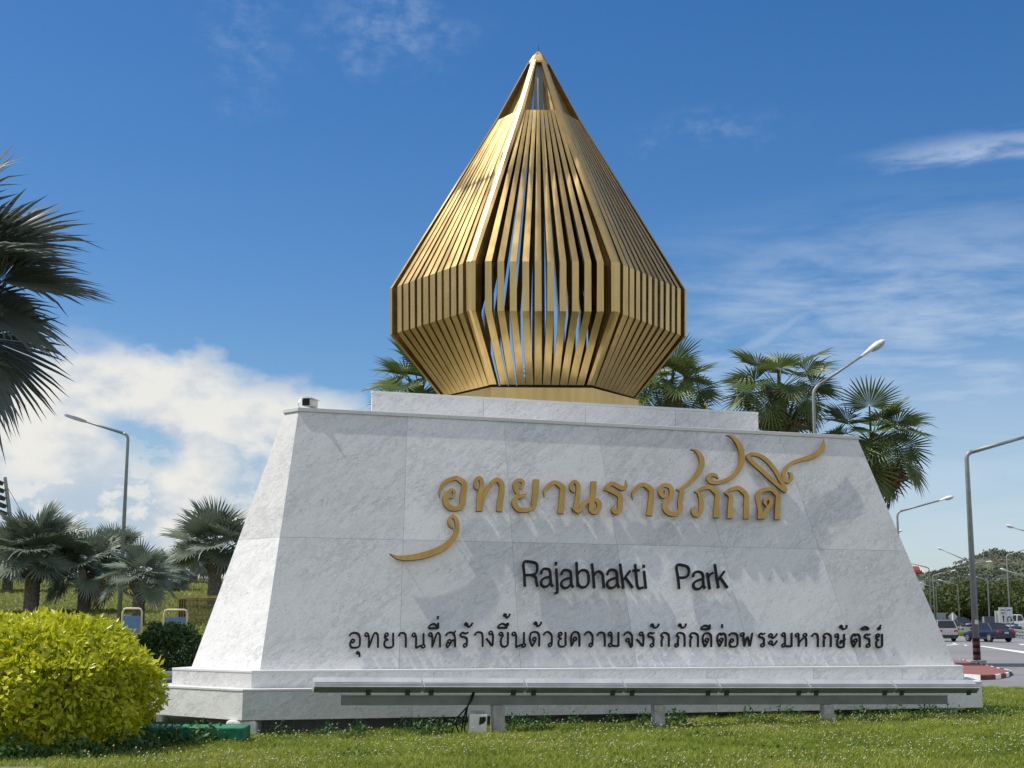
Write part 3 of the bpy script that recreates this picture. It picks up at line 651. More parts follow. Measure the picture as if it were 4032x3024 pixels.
for i in range(6):
    j = (i + 1) % 6
    for t in ts:
        rings = []; twist = srnd.gauss(0, R(4.5)); sw = (.134, .122, .116, .058) if i in (0, 3) else (.137, .158, .150, .061)
        for k, l in enumerate(LV):
            a, b = hx[k][i], hx[k][j]; e = (b - a).normalized(); nin = Vector((-e.y, e.x)); p = a.lerp(b, t)
            if 0 < k: e, nin = (e * math.cos(twist) + nin * math.sin(twist)), (nin * math.cos(twist) - e * math.sin(twist))
            l = (l[0], l[1], l[2], l[3], sw[k], l[5])
            rings.append([Vector((*(p - e * l[4] / 2), l[0])), Vector((*(p + e * l[4] / 2), l[0])), Vector((*(p + e * l[4] / 2 + nin * l[5]), l[0])), Vector((*(p - e * l[4] / 2 + nin * l[5]), l[0]))])
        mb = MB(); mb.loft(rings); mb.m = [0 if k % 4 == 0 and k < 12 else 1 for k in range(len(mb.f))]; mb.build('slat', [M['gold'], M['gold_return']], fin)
zc = 10.90 + 1.5 - 5.375
for i in range(6):
    rings = []
    for k, l in enumerate(LV + [(zc, .20, .155, .092, 0, 0)]):
        hh = hexa(l[1] + .02, l[2] + .02, l[3] + .01); c = hh[i]; p0 = hh[i - 1]; p1 = hh[(i + 1) % 6]
        w = (.09, .10, .105, .10, .062)[k]; d = (.18, .32, .34, .36, .07)[k]
        e0 = (p0 - c).normalized(); e1 = (p1 - c).normalized(); n0 = Vector((e0.y, -e0.x)); n1 = Vector((-e1.y, e1.x))
        if n0.dot(-c) < 0: n0 = -n0
        if n1.dot(-c) < 0: n1 = -n1
        rings.append([Vector((*q, l[0])) for q in (c + e1 * .03, c + e1 * w, c + e1 * w + n1 * d, c + e0 * w + n0 * d, c + e0 * w, c + e0 * .03)])
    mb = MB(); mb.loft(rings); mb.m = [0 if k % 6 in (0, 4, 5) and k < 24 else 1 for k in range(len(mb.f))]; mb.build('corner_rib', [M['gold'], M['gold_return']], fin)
mb = MB(); mb.prism([tuple(p) for p in hexa(1.885, 1.36, .90)], .0, 4.235 + 1.5 - 5.375); mb.build('plinth', M['gold'], fin, bevel=.01)
mb = MB(); mb.prism([tuple(p) for p in hexa(1.80, 1.28, .84)], 4.236 + 1.5 - 5.375, 4.268 + 1.5 - 5.375); mb.build('shadow_gap', M['steel_dark'], fin)
mb = MB(); mb.loft([[Vector((*p, z)) for p in hexa(r, r * .8, r * .48)] for z, r in ((zc - .05, .225), (zc - .01, .21), (zc + .14, .115), (zc + .24, .018))]); mb.build('tip_cap', M['gold'], fin)
mb = MB(); mb.tube([(0, 0, zc + .22), (0, 0, zc + .38)], [.008, .004], 6); mb.build('lightning_rod', M['steel_dark'], fin)
mb = MB(); mb.tube([(0, 0, .3), (0, 0, zc - .05)], [.13, .09], 4); mb.build('mast', M['pole'], fin)
mb = MB(); h = hexa(.6, .45, .28)
mb.prism([tuple(p) for p in h], 9.3 + 1.5 - 5.375, 9.34 + 1.5 - 5.375)
mb.build('inner_frame', M['steel_dark'], fin)

# ------------------------------------------------------------------ small fittings on and around the pedestal
def fixture_geo(L):
    prof = [(.05, .105), (-.115, -.005), (-.03, -.085), (.13, -.015)]
    body = MB(); body.loft([[Vector((s * (L / 2 - .004), v, z)) for v, z in prof] for s in (-1, 1)])
    und = MB(); und.loft([[Vector((s * (L / 2 - .02), v, z)) for v, z in ((-.111, -.011), (-.034, -.083), (-.040, -.089), (-.117, -.017))] for s in (-1, 1)])
    fin_ = MB()
    for k in (.60, .76, .90):
        v = .05 - .165 * k; z = .105 - .11 * k
        fin_.loft([[Vector((s * (L / 2 - .01), v + dv, z + dz)) for dv, dz in ((-.001, .003), (.003, .006), (.001, .009), (-.003, .006))] for s in (-1, 1)])
    lens = MB(); lens.loft([[Vector((s * (L / 2 - .05), v, z)) for v, z in ((.062, .105), (.125, -.005), (.132, -.001), (.069, .109))] for s in (-1, 1)])
    return body, und, fin_, lens
xs = [1230, 1661, 2064, 2452, 2824, 3177, 3513, 3841]
def row_pt(px):                       # the row of fixtures stands off the lower step, sinking slightly to the right
    f_ = (px - 1230) / (3841 - 1230); v = -.95 - .05 * f_
    d = ray(px, 2670); o = Vector((0, 0, CAMZ)); n = vd; k = (W(0, v) - o).dot(n) / d.dot(n); p = o + d * k
    return Vector((p.x, p.y, .735 - .125 * f_))
for i in range(7):
    a, b = row_pt(xs[i]), row_pt(xs[i + 1]); L = (b - a).length; mid = (a + b) / 2
    f = empty('floodlight', mid, math.atan2(b.y - a.y, b.x - a.x), cat='floodlight', group='row of linear floodlights along the foot of the pedestal',
              label=('leftmost silver linear floodlight in the row below the black lettering', 'silver linear floodlight with black cables hanging above the grey junction box', 'third silver linear floodlight from the left, below the first word in roman letters',
                     'silver linear floodlight in the middle of the row of seven', 'fifth silver linear floodlight from the left, above the middle post', 'silver linear floodlight second from the right end of the row', 'rightmost silver linear floodlight, ending near the step corner')[i])
    f.rotation_euler.y = -math.asin((b.z - a.z) / L)
    bd, un, fi, le = fixture_geo(L - .012)
    bd.build('housing', M['alu'], f); un.build('underside', M['alu_under'], f); fi.build('cooling_fin', M['steel_dark'], f); le.build('lens', M['lens'], f)
    for s in ((-.0, .36) if i == 0 else (-.42, .38)):
        br = MB(); x = s * L
        br.loft([[Vector((x + q, v, z)) for v, z in ((-.075, -.05), (-.10, -.045), (-.06, -.118), (-.03, -.118))] for q in (-.032, .032)])
        br.build('bracket', M['bracket'], f)
rail = empty('floodlight_rail', tuple(row_pt(1346)), 0, label='long grey steel rail on short posts carrying the floodlights', cat='rail')
ra, rb = row_pt(1346) - Vector((0, 0, .118)), row_pt(3724) - Vector((0, 0, .118))
ra = ra - ra.normalized() * 0; off = rail.location
def seg_box(mb, a, b, w, h, o=(0, 0, 0)):
    d = (b - a).normalized(); s = Vector((-d.y, d.x, 0)).normalized() * (w / 2); u = Vector((0, 0, h / 2)); o = Vector(o)
    mb.loft([[p - s - u - o, p + s - u - o, p + s + u - o, p - s + u - o] for p in (a, b)])
mb = MB(); seg_box(mb, ra - Vector((0, 0, .072)), rb - Vector((0, 0, .072)), .05, .13, off); mb.build('beam', M['beam'], rail, bevel=.004)
mb = MB(); seg_box(mb, ra, rb, .085, .012, off); mb.build('flange', M['alu'], rail)
for px in (1960, 2589, 3252):
    p = row_pt(px); mb = MB(); z0 = gz(p.x, p.y) - .1; z1 = p.z - .255
    mb.box((p.x - off.x, p.y - off.y, (z0 + z1) / 2 - off.z), (.17, .14, z1 - z0), AROT); mb.build('post', M['concrete'], rail, bevel=.012)
jp = row_pt(1882); jb = empty('junction_box', (jp.x, jp.y - .12, 0), AROT * .4, label='grey plastic junction box with dark window in front of the floodlight rail', cat='junction box')
mb = MB(); mb.box((0, 0, .205), (.25, .13, .27), 0, Matrix.Rotation(R(3), 3, 'Y')); mb.build('housing', M['boxgrey'], jb, bevel=.012)
mb = MB(); mb.box((.0, -.069, .205), (.235, .012, .255), 0, Matrix.Rotation(R(3), 3, 'Y')); mb.build('lid', M['cctv'], jb, bevel=.004)
mb = MB(); mb.add([(.02, -.077, .30), (.105, -.077, .305), (.108, -.077, .255), (.075, -.077, .215), (.012, -.077, .195)], [(4, 3, 2, 1, 0)]); mb.build('window', M['glass'], jb)
mb = MB(); mb.box((.02, .09, .32), (.2, .02, .12)); mb.build('mounting_board', M['concrete'], jb)
mb = MB(); mb.box((.05, .07, .02), (.09, .09, .2)); mb.build('stake', M['concrete'], jb)
for k, (dx, dz) in enumerate(((-.30, .20), (-.22, .12), (-.19, .06))):
    mb = MB(); mb.tube([(-.06 + .01 * k, .06, .62), (-.1 + .01 * k, .0, .52), (-.14, -.02, .44), (dx + .03, -.02, .30), (dx, -.02, dz), (dx + .06, -.02, .06 + .02 * k), (-.125, -.01, .09 + .02 * k)], .011, 6); mb.build('cable', M['black'], jb, smooth=True)
# one more fixture beside the left rear face, seen past the bush
lp = at(640, 2672, 22.6); f2 = empty('floodlight', lp, AROT + R(60), label='silver floodlight half hidden behind the yellow bush, beside the left step', cat='floodlight')
bd, un, fi, le = fixture_geo(1.6)
bd.build('housing', M['alu'], f2); un.build('underside', M['alu_under'], f2); fi.build('cooling_fin', M['steel_dark'], f2); le.build('lens', M['lens'], f2)
mb = MB(); mb.box((0, 0, -.35), (.12, .1, .6)); mb.build('post', M['concrete'], f2)
# security camera
cp = W(1.13, 1.80, Z_T + .062); cc = empty('security_camera', cp, AROT, label='small white security camera on the upper left corner of the pedestal', cat='security camera')
mb = MB(); mb.box((.02, .05, .095), (.15, .30, .12), R(-35)); mb.build('housing', M['cctv'], cc, bevel=.02)
mb = MB(); mb.tube([(-.02, -.03, .10), (.005, -.10 + .02, .10)], .0, 4); mb = MB(); q = Matrix.Rotation(R(-35), 3, 'Z') @ Vector((0, -.155, 0)); mb.box((.02 + q.x, .05 + q.y, .092), (.125, .02, .105), R(-35)); mb.build('lens_window', M['black'], cc, bevel=.012)
mb = MB(); mb.box((.02, .05, .162), (.19, .34, .014), R(-35)); mb.build('sunshade', M['white'], cc, bevel=.004)
mb = MB(); mb.tube([(.06, .1, 0), (.06, .1, .05)], .035, 10); mb.build('bracket', M['cctv'], cc)
mb = MB(); mb.tube([(.06, .13, .17), (.0, .1, .21), (-.1, .08, .19), (-.165, .05, .10), (-.155, .03, .03), (-.1, .02, .008)], .006, 6); mb.build('cable', M['galv'], cc)
# little ochre hook on the top tier
hp = W(8.55, 2.86, 5.375); mb = MB(); mb.tube([(0, 0, 0), (0, 0, .10), (-.015, 0, .125), (-.05, 0, .12)], .022, 8)
tag(mb.build('pipe_stub', M['tan_paint'], None, smooth=True), 'short ochre pipe stub on the pedestal top right of the gold sculpture', 'pipe').location = hp
# green painted kerb below the left corner
gk = MB(); gk.box((0, 0, 0), (1.75, .62, .30)); o = gk.build('painted_kerb', M['green_paint'], None, bevel=.02)
o.location = (*(W(-.9, -.72))[:2], .08); o.rotation_euler.z = AROT * .2; tag(o, 'green painted concrete kerb in the grass at the left pedestal corner', 'kerb')
ek = MB(); ek.box((0, 0, 0), (4.2, .18, .16)); o = ek.build('edging_kerb', M['bark_pale'], None, bevel=.02); o.location = (-6.95, 15.22, -.02); tag(o, 'worn grey concrete edging at the foot of the yellow bush', 'kerb')

# ------------------------------------------------------------------ leaves, shrubs, grass
def leaf_cloud(P, Dr, N, L, Wd, tint, fold=.18):
    """one folded leaf per row: base P, direction Dr, normal N"""
    Dr = Dr / np.linalg.norm(Dr, axis=1, keepdims=True); N = N - (N * Dr).sum(1, keepdims=True) * Dr; N /= np.maximum(np.linalg.norm(N, axis=1, keepdims=True), 1e-6)
    Sd = np.cross(Dr, N); L = L[:, None]; Wd = Wd[:, None]
    b = P; m = P + Dr * L * .5 - N * L * fold * .3; tip = P + Dr * L - N * L * .12
    l = P + Dr * L * .45 + Sd * Wd + N * L * fold * .4; r = P + Dr * L * .45 - Sd * Wd + N * L * fold * .4
    n = len(P); V = np.stack([b, l, m, r, tip], 1).reshape(-1, 3); k = np.arange(n)[:, None, None] * 5
    T = (k + np.array([[0, 2, 1], [0, 3, 2], [1, 2, 4], [2, 3, 4]])[None]).reshape(-1, 3)
    return V, T, np.repeat(tint, 5)
def sphere_pts(n, g=rng):
    v = g.normal(size=(n, 3)); return v / np.linalg.norm(v, axis=1, keepdims=True)
def shrub(name, mat, c, rad, n, L, label, cat, power=2.25, flat=.75, seed=1, zmin=.08, hang=.3):
    g = np.random.default_rng(seed); root = empty(name, (c[0], c[1], gz(c[0], c[1])), label=label, cat=cat)
    d = sphere_pts(n, g); d[:, 2] = np.where(d[:, 2] < -.75, -d[:, 2] * .3, d[:, 2])
    q = 1 / (np.abs(d[:, 0]) ** power + np.abs(d[:, 1]) ** power + np.abs(d[:, 2]) ** power) ** (1 / power)
    hole = np.clip(np.sin(d[:, 0] * 17 + 2 * np.sin(d[:, 2] * 9)) * np.sin(d[:, 1] * 15 + 1) * np.sin(d[:, 2] * 19 + d[:, 0] * 6) - .35, 0, 1)
    lump = 1 - .22 * hole + .075 * np.sin(d[:, 0] * 7 + 1) * np.sin(d[:, 2] * 6 + d[:, 1] * 5) + .03 * np.sin(d[:, 1] * 13 + d[:, 0] * 9)
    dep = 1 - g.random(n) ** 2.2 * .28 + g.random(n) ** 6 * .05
    P = d * (q * lump * dep)[:, None] * np.array(rad); P[:, 2] += c[2]
    keep = P[:, 2] > zmin; P, d, dep = P[keep], d[keep], dep[keep]; n = len(P)
    out = d / np.array(rad); out /= np.linalg.norm(out, axis=1, keepdims=True)
    Dr = out * .55 + g.normal(size=(n, 3)) * .55 + np.array([0, 0, .25]) - np.array([0, 0, 1]) * (hang * (out[:, 2:3] < .25)); N = out * .8 + g.normal(size=(n, 3)) * .5 + np.array([0, 0, .45])
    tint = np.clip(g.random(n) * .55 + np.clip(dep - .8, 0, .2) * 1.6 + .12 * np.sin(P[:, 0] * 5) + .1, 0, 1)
    shoot = g.random(n) < .012; P = P + out * (shoot * g.random(n) * .10)[:, None]; tint = np.where(g.random(n) < .03, .02, tint)
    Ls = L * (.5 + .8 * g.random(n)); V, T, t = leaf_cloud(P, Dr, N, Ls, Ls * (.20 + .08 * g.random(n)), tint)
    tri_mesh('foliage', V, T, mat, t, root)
    mb = MB()
    for k in range(14):
        a = k * 2.4; r = .55 + .3 * ((k * 7) % 5) / 5
        mb.tube([(.1 * math.cos(a), .1 * math.sin(a), 0), (rad[0] * r * .5 * math.cos(a), rad[1] * r * .5 * math.sin(a), c[2] * .7), (rad[0] * r * math.cos(a), rad[1] * r * math.sin(a), c[2] + rad[2] * .35)], [.03, .02, .006], 5)
    mb.build('stem', M['bark'], root)
    return root
shrub('golden_shrub', M['leaf_gold'], (-5.92, 17.9, .70), (1.46, 1.35, .89), 25000, .105, 'large rounded yellow-green clipped bush at the left of the pedestal', 'bush', seed=3, zmin=.12)
shrub('dark_shrub', M['leaf_dark'], (at(665, 2540, 27).x, 27, .78), (.66, .6, .64), 9000, .085, 'smaller dark green bush between the yellow bush and the pedestal', 'bush', seed=5)
def weed_patch(name, pts, h, n, L, seed, label=None):
    g = np.random.default_rng(seed); V = []; T = []; tt = []; o = 0
    for (x, y, r) in pts:
        m = int(n * r); a = g.random(m) * 6.283; q = np.sqrt(g.random(m)) * r
        P = np.stack([x + q * np.cos(a) * 1.4, y + q * np.sin(a), np.zeros(m)], 1); P[:, 2] = ground_z(P[:, 0], P[:, 1]) + g.random(m) * h * np.clip(1.1 - q / r, .15, 1)
        Dr = g.normal(size=(m, 3)) + np.array([0, 0, .3]); N = g.normal(size=(m, 3)) * .5 + np.array([0, 0, 1.0]); Ls = L * (.6 + .7 * g.random(m))
        v, t, ti_ = leaf_cloud(P, Dr, N, Ls, Ls * .28, g.random(m)); V.append(v); T.append(t + o); tt.append(ti_); o += len(v)
    return tag(tri_mesh(name, np.concatenate(V), np.concatenate(T), M['leaf_weed'], np.concatenate(tt)), kind='stuff')
weed_patch('weeds', [(-4.35, 18.6, .55), (-4.0, 19.0, .4), (-4.75, 18.9, .5), (-3.9, 18.75, .25), (-5.0, 16.75, .3), (-5.6, 16.5, .3), (-6.2, 16.45, .3), (-4.55, 17.2, .35), (-4.6, 17.9, .3)], .32, 1600, .075, 11)
wp = []
g = np.random.default_rng(21)
for u in np.arange(.4, 12.2, .28):
    if g.random() < .75:
        p = W(u + g.normal() * .1, -.12 - g.random() * .25); wp.append((p.x, p.y, .10 + .13 * g.random()))
for px in (1400, 1720, 2050, 2130, 2560, 2650, 2960, 3020, 3290, 3420, 3620):
    p = row_pt(px); wp.append((p.x, p.y + .1, .14 + .12 * g.random()))
weed_patch('weeds', wp, .26, 900, .055, 12)
g = np.random.default_rng(22); lw = [(q[0] * q[1] * .4, q[1], .12 + .3 * q[2]) for q in zip(g.random(60) * 2 - 1, 15.6 + 5.5 * g.random(60), g.random(60))]
lw = [q for q in lw if (Vector((q[0], q[1], 0)) - A0).dot(vd) < -.5]
weed_patch('weeds', lw, .05, 420, .045, 13)
def grass():
    g = np.random.default_rng(4)
    def area(n, x0, x1, y0, y1): return np.stack([x0 + (x1 - x0) * g.random(n), y0 + (y1 - y0) * g.random(n)], 1)
    P = np.concatenate([area(190000, -7.6, 8.6, 15.2, 22.5), area(70000, 5.5, 13.5, 20, 34.4), area(20000, -9, -3.2, 18, 27)])
    # nothing grows under the steps or past the frame's reach
    rel = P - np.array([AX, AY]); u = rel @ np.array(ud)[:2]; v = rel @ np.array(vd)[:2]
    ins = (v > .12) & (v > -math.sqrt(3) * (u + .0) + .1) & (v > math.sqrt(3) * (u - 12) + .1)
    ok = ~ins & (np.abs(P[:, 0] / P[:, 1]) < .42); P = P[ok]; n = len(P)
    cl = np.sin(P[:, 0] * 2.1 + np.sin(P[:, 1] * 1.7) * 2) * np.sin(P[:, 1] * 2.6 + np.cos(P[:, 0] * 1.3) * 2)
    rag = np.sin(P[:, 0] * 9 + P[:, 1] * 5) * np.sin(P[:, 1] * 11 - P[:, 0] * 4)
    h = (.045 + .05 * g.random(n)) * (1 + .35 * cl + .25 * rag); h *= np.where(P[:, 1] > 22, 1.25, 1)
    a = g.random(n) * 6.283; wd = .0045 + .006 * g.random(n); lean = (.25 + .9 * g.random(n)) * h
    b = g.random(n) * 6.283
    z = ground_z(P[:, 0], P[:, 1]) - .035
    B = np.stack([P[:, 0], P[:, 1], z], 1); side = np.stack([np.cos(a), np.sin(a), np.zeros(n)], 1) * wd[:, None]; ld = np.stack([np.cos(b), np.sin(b), np.zeros(n)], 1) * lean[:, None]
    up_ = np.stack([np.zeros(n), np.zeros(n), h + .03], 1)
    V = np.stack([B - side, B + side, B + ld * .45 + up_ * .65 + side * .8, B + ld * .45 + up_ * .65 - side * .8, B + ld + up_ * .95], 1).reshape(-1, 3)
    k = np.arange(n)[:, None, None] * 5; T = (k + np.array([[0, 1, 2], [0, 2, 3], [3, 2, 4]])[None]).reshape(-1, 3)
    dry = np.clip(np.sin(P[:, 0] * .9 + 1.3) * np.sin(P[:, 1] * 1.1 + P[:, 0] * .35) - .25, 0, 1) + .35 * ss(17.6, 15.6, P[:, 1])
    tint = np.clip(.42 + .26 * cl + .7 * (g.random(n) - .5), 0, 1) + (g.random(n) < dry * .55) * (.6 + .9 * g.random(n))
    tag(tri_mesh('grass', V, T, M['grass_blade'], np.repeat(tint, 5)), kind='stuff')
    # pale globe flower heads
    sel = np.concatenate([g.choice(n, 5200, replace=False)]); F_ = P[sel]; m = len(F_)
    # thin out where the patchiness says so
    keep = (np.sin(F_[:, 0] * 1.1 + 2) * np.sin(F_[:, 1] * 1.5) + .5 * np.sin(F_[:, 0] * 3.1) * np.sin(F_[:, 1] * 2.7 + 1) + g.random(m) * 1.1) > .45; F_ = F_[keep]; m = len(F_)
    r = .008 + .006 * g.random(m); hz = ground_z(F_[:, 0], F_[:, 1]) + .05 + .07 * g.random(m) + (g.random(m) < .06) * .14 * g.random(m)
    c = np.stack([F_[:, 0], F_[:, 1], hz], 1); oc = np.array([[1, 0, 0], [0, 1, 0], [-1, 0, 0], [0, -1, 0], [0, 0, 1.1], [0, 0, -.9]])
    V = (c[:, None] + oc[None] * r[:, None, None]).reshape(-1, 3); k = np.arange(m)[:, None, None] * 6
    T = (k + np.array([[0, 1, 4], [1, 2, 4], [2, 3, 4], [3, 0, 4], [1, 0, 5], [2, 1, 5], [3, 2, 5], [0, 3, 5]])[None]).reshape(-1, 3)
    tag(tri_mesh('flowers', V, T, M['flower'], smooth=True), kind='stuff')
    st = hz - ground_z(F_[:, 0], F_[:, 1]); V = np.stack([c - [.002, 0, 0], c + [.002, 0, 0], c - np.stack([np.zeros(m), np.zeros(m), st], 1)], 1).reshape(-1, 3)
    tag(tri_mesh('flower_stalks', V, np.arange(m * 3).reshape(-1, 3), M['grass_blade'], np.full(m * 3, .7)), kind='stuff')
grass()
# tussocks on the far bank
def bank():
    g = np.random.default_rng(9); n = 42000
    y = 46 + 70 * g.random(n) ** 1.3; x = y * (-.40 + .26 * g.random(n)); z = ground_z(x, y)
    h = .05 + .12 * g.random(n); a = g.random(n) * 6.283; w = .03 + .05 * g.random(n); b = g.random(n) * 6.283
    B = np.stack([x, y, z], 1); s = np.stack([np.cos(a), np.sin(a), 0 * a], 1) * w[:, None]; t = np.stack([np.cos(b) * h, np.sin(b) * h, h], 1)
    V = np.stack([B - s, B + s, B + t], 1).reshape(-1, 3)
    tag(tri_mesh('grass', V, np.arange(3 * n).reshape(-1, 3), material('dry_grass', leaf_fn((.10, .16, .03), (.32, .31, .09), .8, .3)), np.repeat(g.random(n), 3)), kind='stuff')
bank()

# ------------------------------------------------------------------ fan palms
def fan_leaf(g, Rb, nseg, spread, pet, droop, arch, fold=.42, split=.5, wide=1.0):
    """petiole along +x ending in a pleated fan; returns verts, tris, tint"""
    V = []; T = []; tint = []
    tt = .5 + .5 * (g.random() - .5)
    pts = [Vector((pet * t, 0, -arch * pet * t * t)) for t in (0, .35, .7, 1.0)]
    for i, p in enumerate(pts):
        r = Rb * (.035 - .016 * i / 3)
        V += [(p.x, r, p.z), (p.x, -r, p.z), (p.x, 0, p.z + r * .9)]; tint += [.75] * 3
    for i in range(3):
        for k in range(3):
            a, b = i * 3 + k, i * 3 + (k + 1) % 3; T += [(a, b, b + 3), (a, b + 3, a + 3)]
    hub = pts[-1]; dirn = (pts[-1] - pts[-2]).normalized(); base_ang = math.atan2(dirn.z, dirn.x) - droop
    cb, sb = math.cos(base_ang), math.sin(base_ang)
    def tr(q): return (hub.x + q[0] * cb - q[2] * sb, q[1], hub.z + q[0] * sb + q[2] * cb)
    da = 2 * spread / (nseg - 1)
    for s in range(nseg):
        ang = -spread + da * s + g.normal() * .008
        L = Rb * (.74 + .26 * math.cos(ang * .75)) * (1 + .05 * g.normal())
        zf = fold * (1 - math.cos(ang)) * .6
        d = np.array([math.cos(ang), math.sin(ang) * .95, zf]); d /= np.linalg.norm(d); sd = np.array([-math.sin(ang), math.cos(ang), 0.0])
        up_ = np.array([0, 0, 1.0]); hang = g.random() * .10 + .05 + (.35 * g.random() if g.random() < .12 else 0)
        w = split * L * da * .52 * wide; w2 = w * .62; rr = .02 * Rb
        o = len(V)
        q = [d * .02 * Rb, d * L * split + sd * w - up_ * L * .01, d * L * split + up_ * w * .9, d * L * split - sd * w - up_ * L * .01,
             d * L * .80 + sd * w2 - up_ * L * hang * .35, d * L * .80 + up_ * (w2 * .7 - L * hang * .35), d * L * .80 - sd * w2 - up_ * L * hang * .35, d * L * 1.0 - up_ * L * hang * .8]
        V += [tr(p) for p in q]; tint += [tt + .25 * (g.random() - .5)] * 8
        T += [(o, o + 2, o + 1), (o, o + 3, o + 2), (o + 1, o + 2, o + 5), (o + 1, o + 5, o + 4), (o + 2, o + 3, o + 6), (o + 2, o + 6, o + 5), (o + 4, o + 5, o + 7), (o + 5, o + 6, o + 7)]
    return np.array(V), np.array(T), np.array(tint)
def rotm(az, el, rollv):
    ca, sa, ce, se, cr, sr = math.cos(az), math.sin(az), math.cos(el), math.sin(el), math.cos(rollv), math.sin(rollv)
    Rx = np.array([[1, 0, 0], [0, cr, -sr], [0, sr, cr]]); Ry = np.array([[ce, 0, -se], [0, 1, 0], [se, 0, ce]]); Rz = np.array([[ca, -sa, 0], [sa, ca, 0], [0, 0, 1]])
    return Rz @ Ry @ Rx
def crown(seed, n, Rb, pet, mat, nseg=34, spread=R(128), els=(78, -28), droop=.5, arch=.12, dead=0, fold=.42, extra=(), wide=1.0):
    g = np.random.default_rng(seed); V = []; T = []; tt = []; o = 0
    spec = []
    for i in range(n):
        f = (i + .5) / n; az = i * 2.39996 + g.normal() * .15; el = R(els[0] + (els[1] - els[0]) * f ** .9 + g.normal() * 6)
        spec.append((az, el, f, g.normal() * .35, pet * (.75 + .3 * g.random()), i >= n - dead))
    for az, el in extra: spec.append((R(az), R(el), .4, 0, pet, False))
    for az, el, f, rl, pl, dd in spec:
        v, t, ti_ = fan_leaf(g, Rb * (.85 + .25 * g.random()), nseg, spread, pl, droop * (.3 + .9 * f) + (.8 if dd else 0), arch * (.4 + f), fold, wide=wide)
        v = v @ rotm(az, el, rl).T; V.append(v); T.append(t + o); tt.append(ti_ + (1.6 if dd else 0)); o += len(v)
    o_ = tri_mesh('crown', np.concatenate(V), np.concatenate(T), mat, np.concatenate(tt)); me = o_.data
    bpy.data.objects.remove(o_); return me
def trunk_mesh(h, r0, r1, mat, seed=0, boots=True):
    g = random.Random(seed); mb = MB(); n = 14; rings = []; m = max(8, int(h / .09))
    for i in range(m + 1):
        t = i / m; r = (r0 + (r1 - r0) * t) * (1 + .05 * (i % 2)) * (1 + (.25 * (1 - t / .08) if t < .08 else 0))
        rings.append([(r * math.cos(k * 2 * math.pi / n) * (1 + .04 * g.random()), r * math.sin(k * 2 * math.pi / n) * (1 + .04 * g.random()), h * t - .15 * (i == 0)) for k in range(n)])
    mb.loft(rings)
    if boots:
        for k in range(26):
            a = k * 2.4; z = h * (.62 + .38 * k / 26); r = r1 * 1.0; L = .22 + .25 * g.random()
            p = Vector((r * math.cos(a), r * math.sin(a), z)); q = p + Vector((math.cos(a) * L * .6, math.sin(a) * L * .6, L))
            mb.tube([p - Vector((math.cos(a), math.sin(a), 0)) * .04, p.lerp(q, .5) + Vector((math.cos(a), math.sin(a), 0)) * .03, q], [.06, .05, .02], 5)
    o = mb.build('trunk', mat); me = o.data; bpy.data.objects.remove(o); return me
def palm(name, base, h, cm, tm, rz, sc, label, group):
    root = empty(name, base, rz, label=label, cat='palm tree', group=group)
    c = bpy.data.objects.new('crown', cm); COL.objects.link(c); c.parent = root; c.location = (0, 0, h); c.scale = (sc,) * 3
    t = bpy.data.objects.new('trunk', tm[0]); COL.objects.link(t); t.parent = root; t.scale = (sc, sc, h / tm[1])
    return root
silver = [crown(31, 26, 1.45, 1.45, M['leaf_silver'], 38, R(132), (86, -4), .35, .10, 0), crown(32, 24, 1.4, 1.3, M['leaf_silver'], 36, R(130), (85, -16), .4, .12, 1), crown(33, 18, 1.3, 1.15, M['leaf_silver'], 34, R(125), (86, -8), .4, .08, 0)]
green = [crown(41, 25, 1.06, .95, M['leaf_palm'], 34, R(125), (82, -40), .55, .20, 3, wide=.8), crown(42, 28, 1.02, .95, M['leaf_palm'], 32, R(122), (75, -62), .6, .24, 4, wide=.8), crown(43, 23, 1.0, .95, M['leaf_palm'], 32, R(120), (80, -45), .55, .2, 3, wide=.8), crown(44, 34, 1.02, 1.0, M['leaf_palm'], 32, R(122), (70, -80), .5, .24, 6, wide=.8)]
tr_s = (trunk_mesh(2.2, .30, .27, M['bark_pale'], 1), 2.2); tr_g = (trunk_mesh(5.0, .22, .19, M['bark'], 2), 5.0)
SG = 'silver fan palms on the grassy bank'; GG = 'green fan palms behind the pedestal'
def put_silver(px, d, py_crown, k, rz, sc, label):
    x = at(px, 2300, d).x; z = gz(x, d); h = max(.5, at(px, py_crown, d).z - z)
    palm('silver_fan_palm', (x, d, z), h, silver[k], tr_s, rz, sc, label, SG)
for a in ((128, 65, 2225, 0, .3, 1.12, 'silver fan palm with stout bare ringed trunk, left of the tall lamp post'),
          (335, 66, 2262, 1, 1.2, .98, 'silver fan palm with double dark trunk just left of the tall lamp post'),
          (550, 57, 2295, 2, 2.4, .82, 'small low silver fan palm with yellow-green young fans right of the lamp post'),
          (845, 70, 2190, 0, 4.0, 1.1, 'silver fan palm partly hidden by the sloping edge of the pedestal'),
          (30, 88, 2200, 1, 5.0, 1.05, 'silver fan palm at the left border behind the stout ringed one'),
          (440, 92, 2215, 0, 2.0, 1.0, 'silver fan palm standing farther back behind the double trunk'),
          (230, 96, 2170, 2, .9, 1.1, 'silver fan palm half hidden between the ringed and the double trunk'),
          (655, 90, 2270, 1, 3.3, .8, 'low silver fan palm on the slope behind the blue barriers'),
          (760, 104, 2215, 2, 4.4, 1.0, 'distant silver fan palm with grey trunk near the crest of the bank')):
    put_silver(*a)
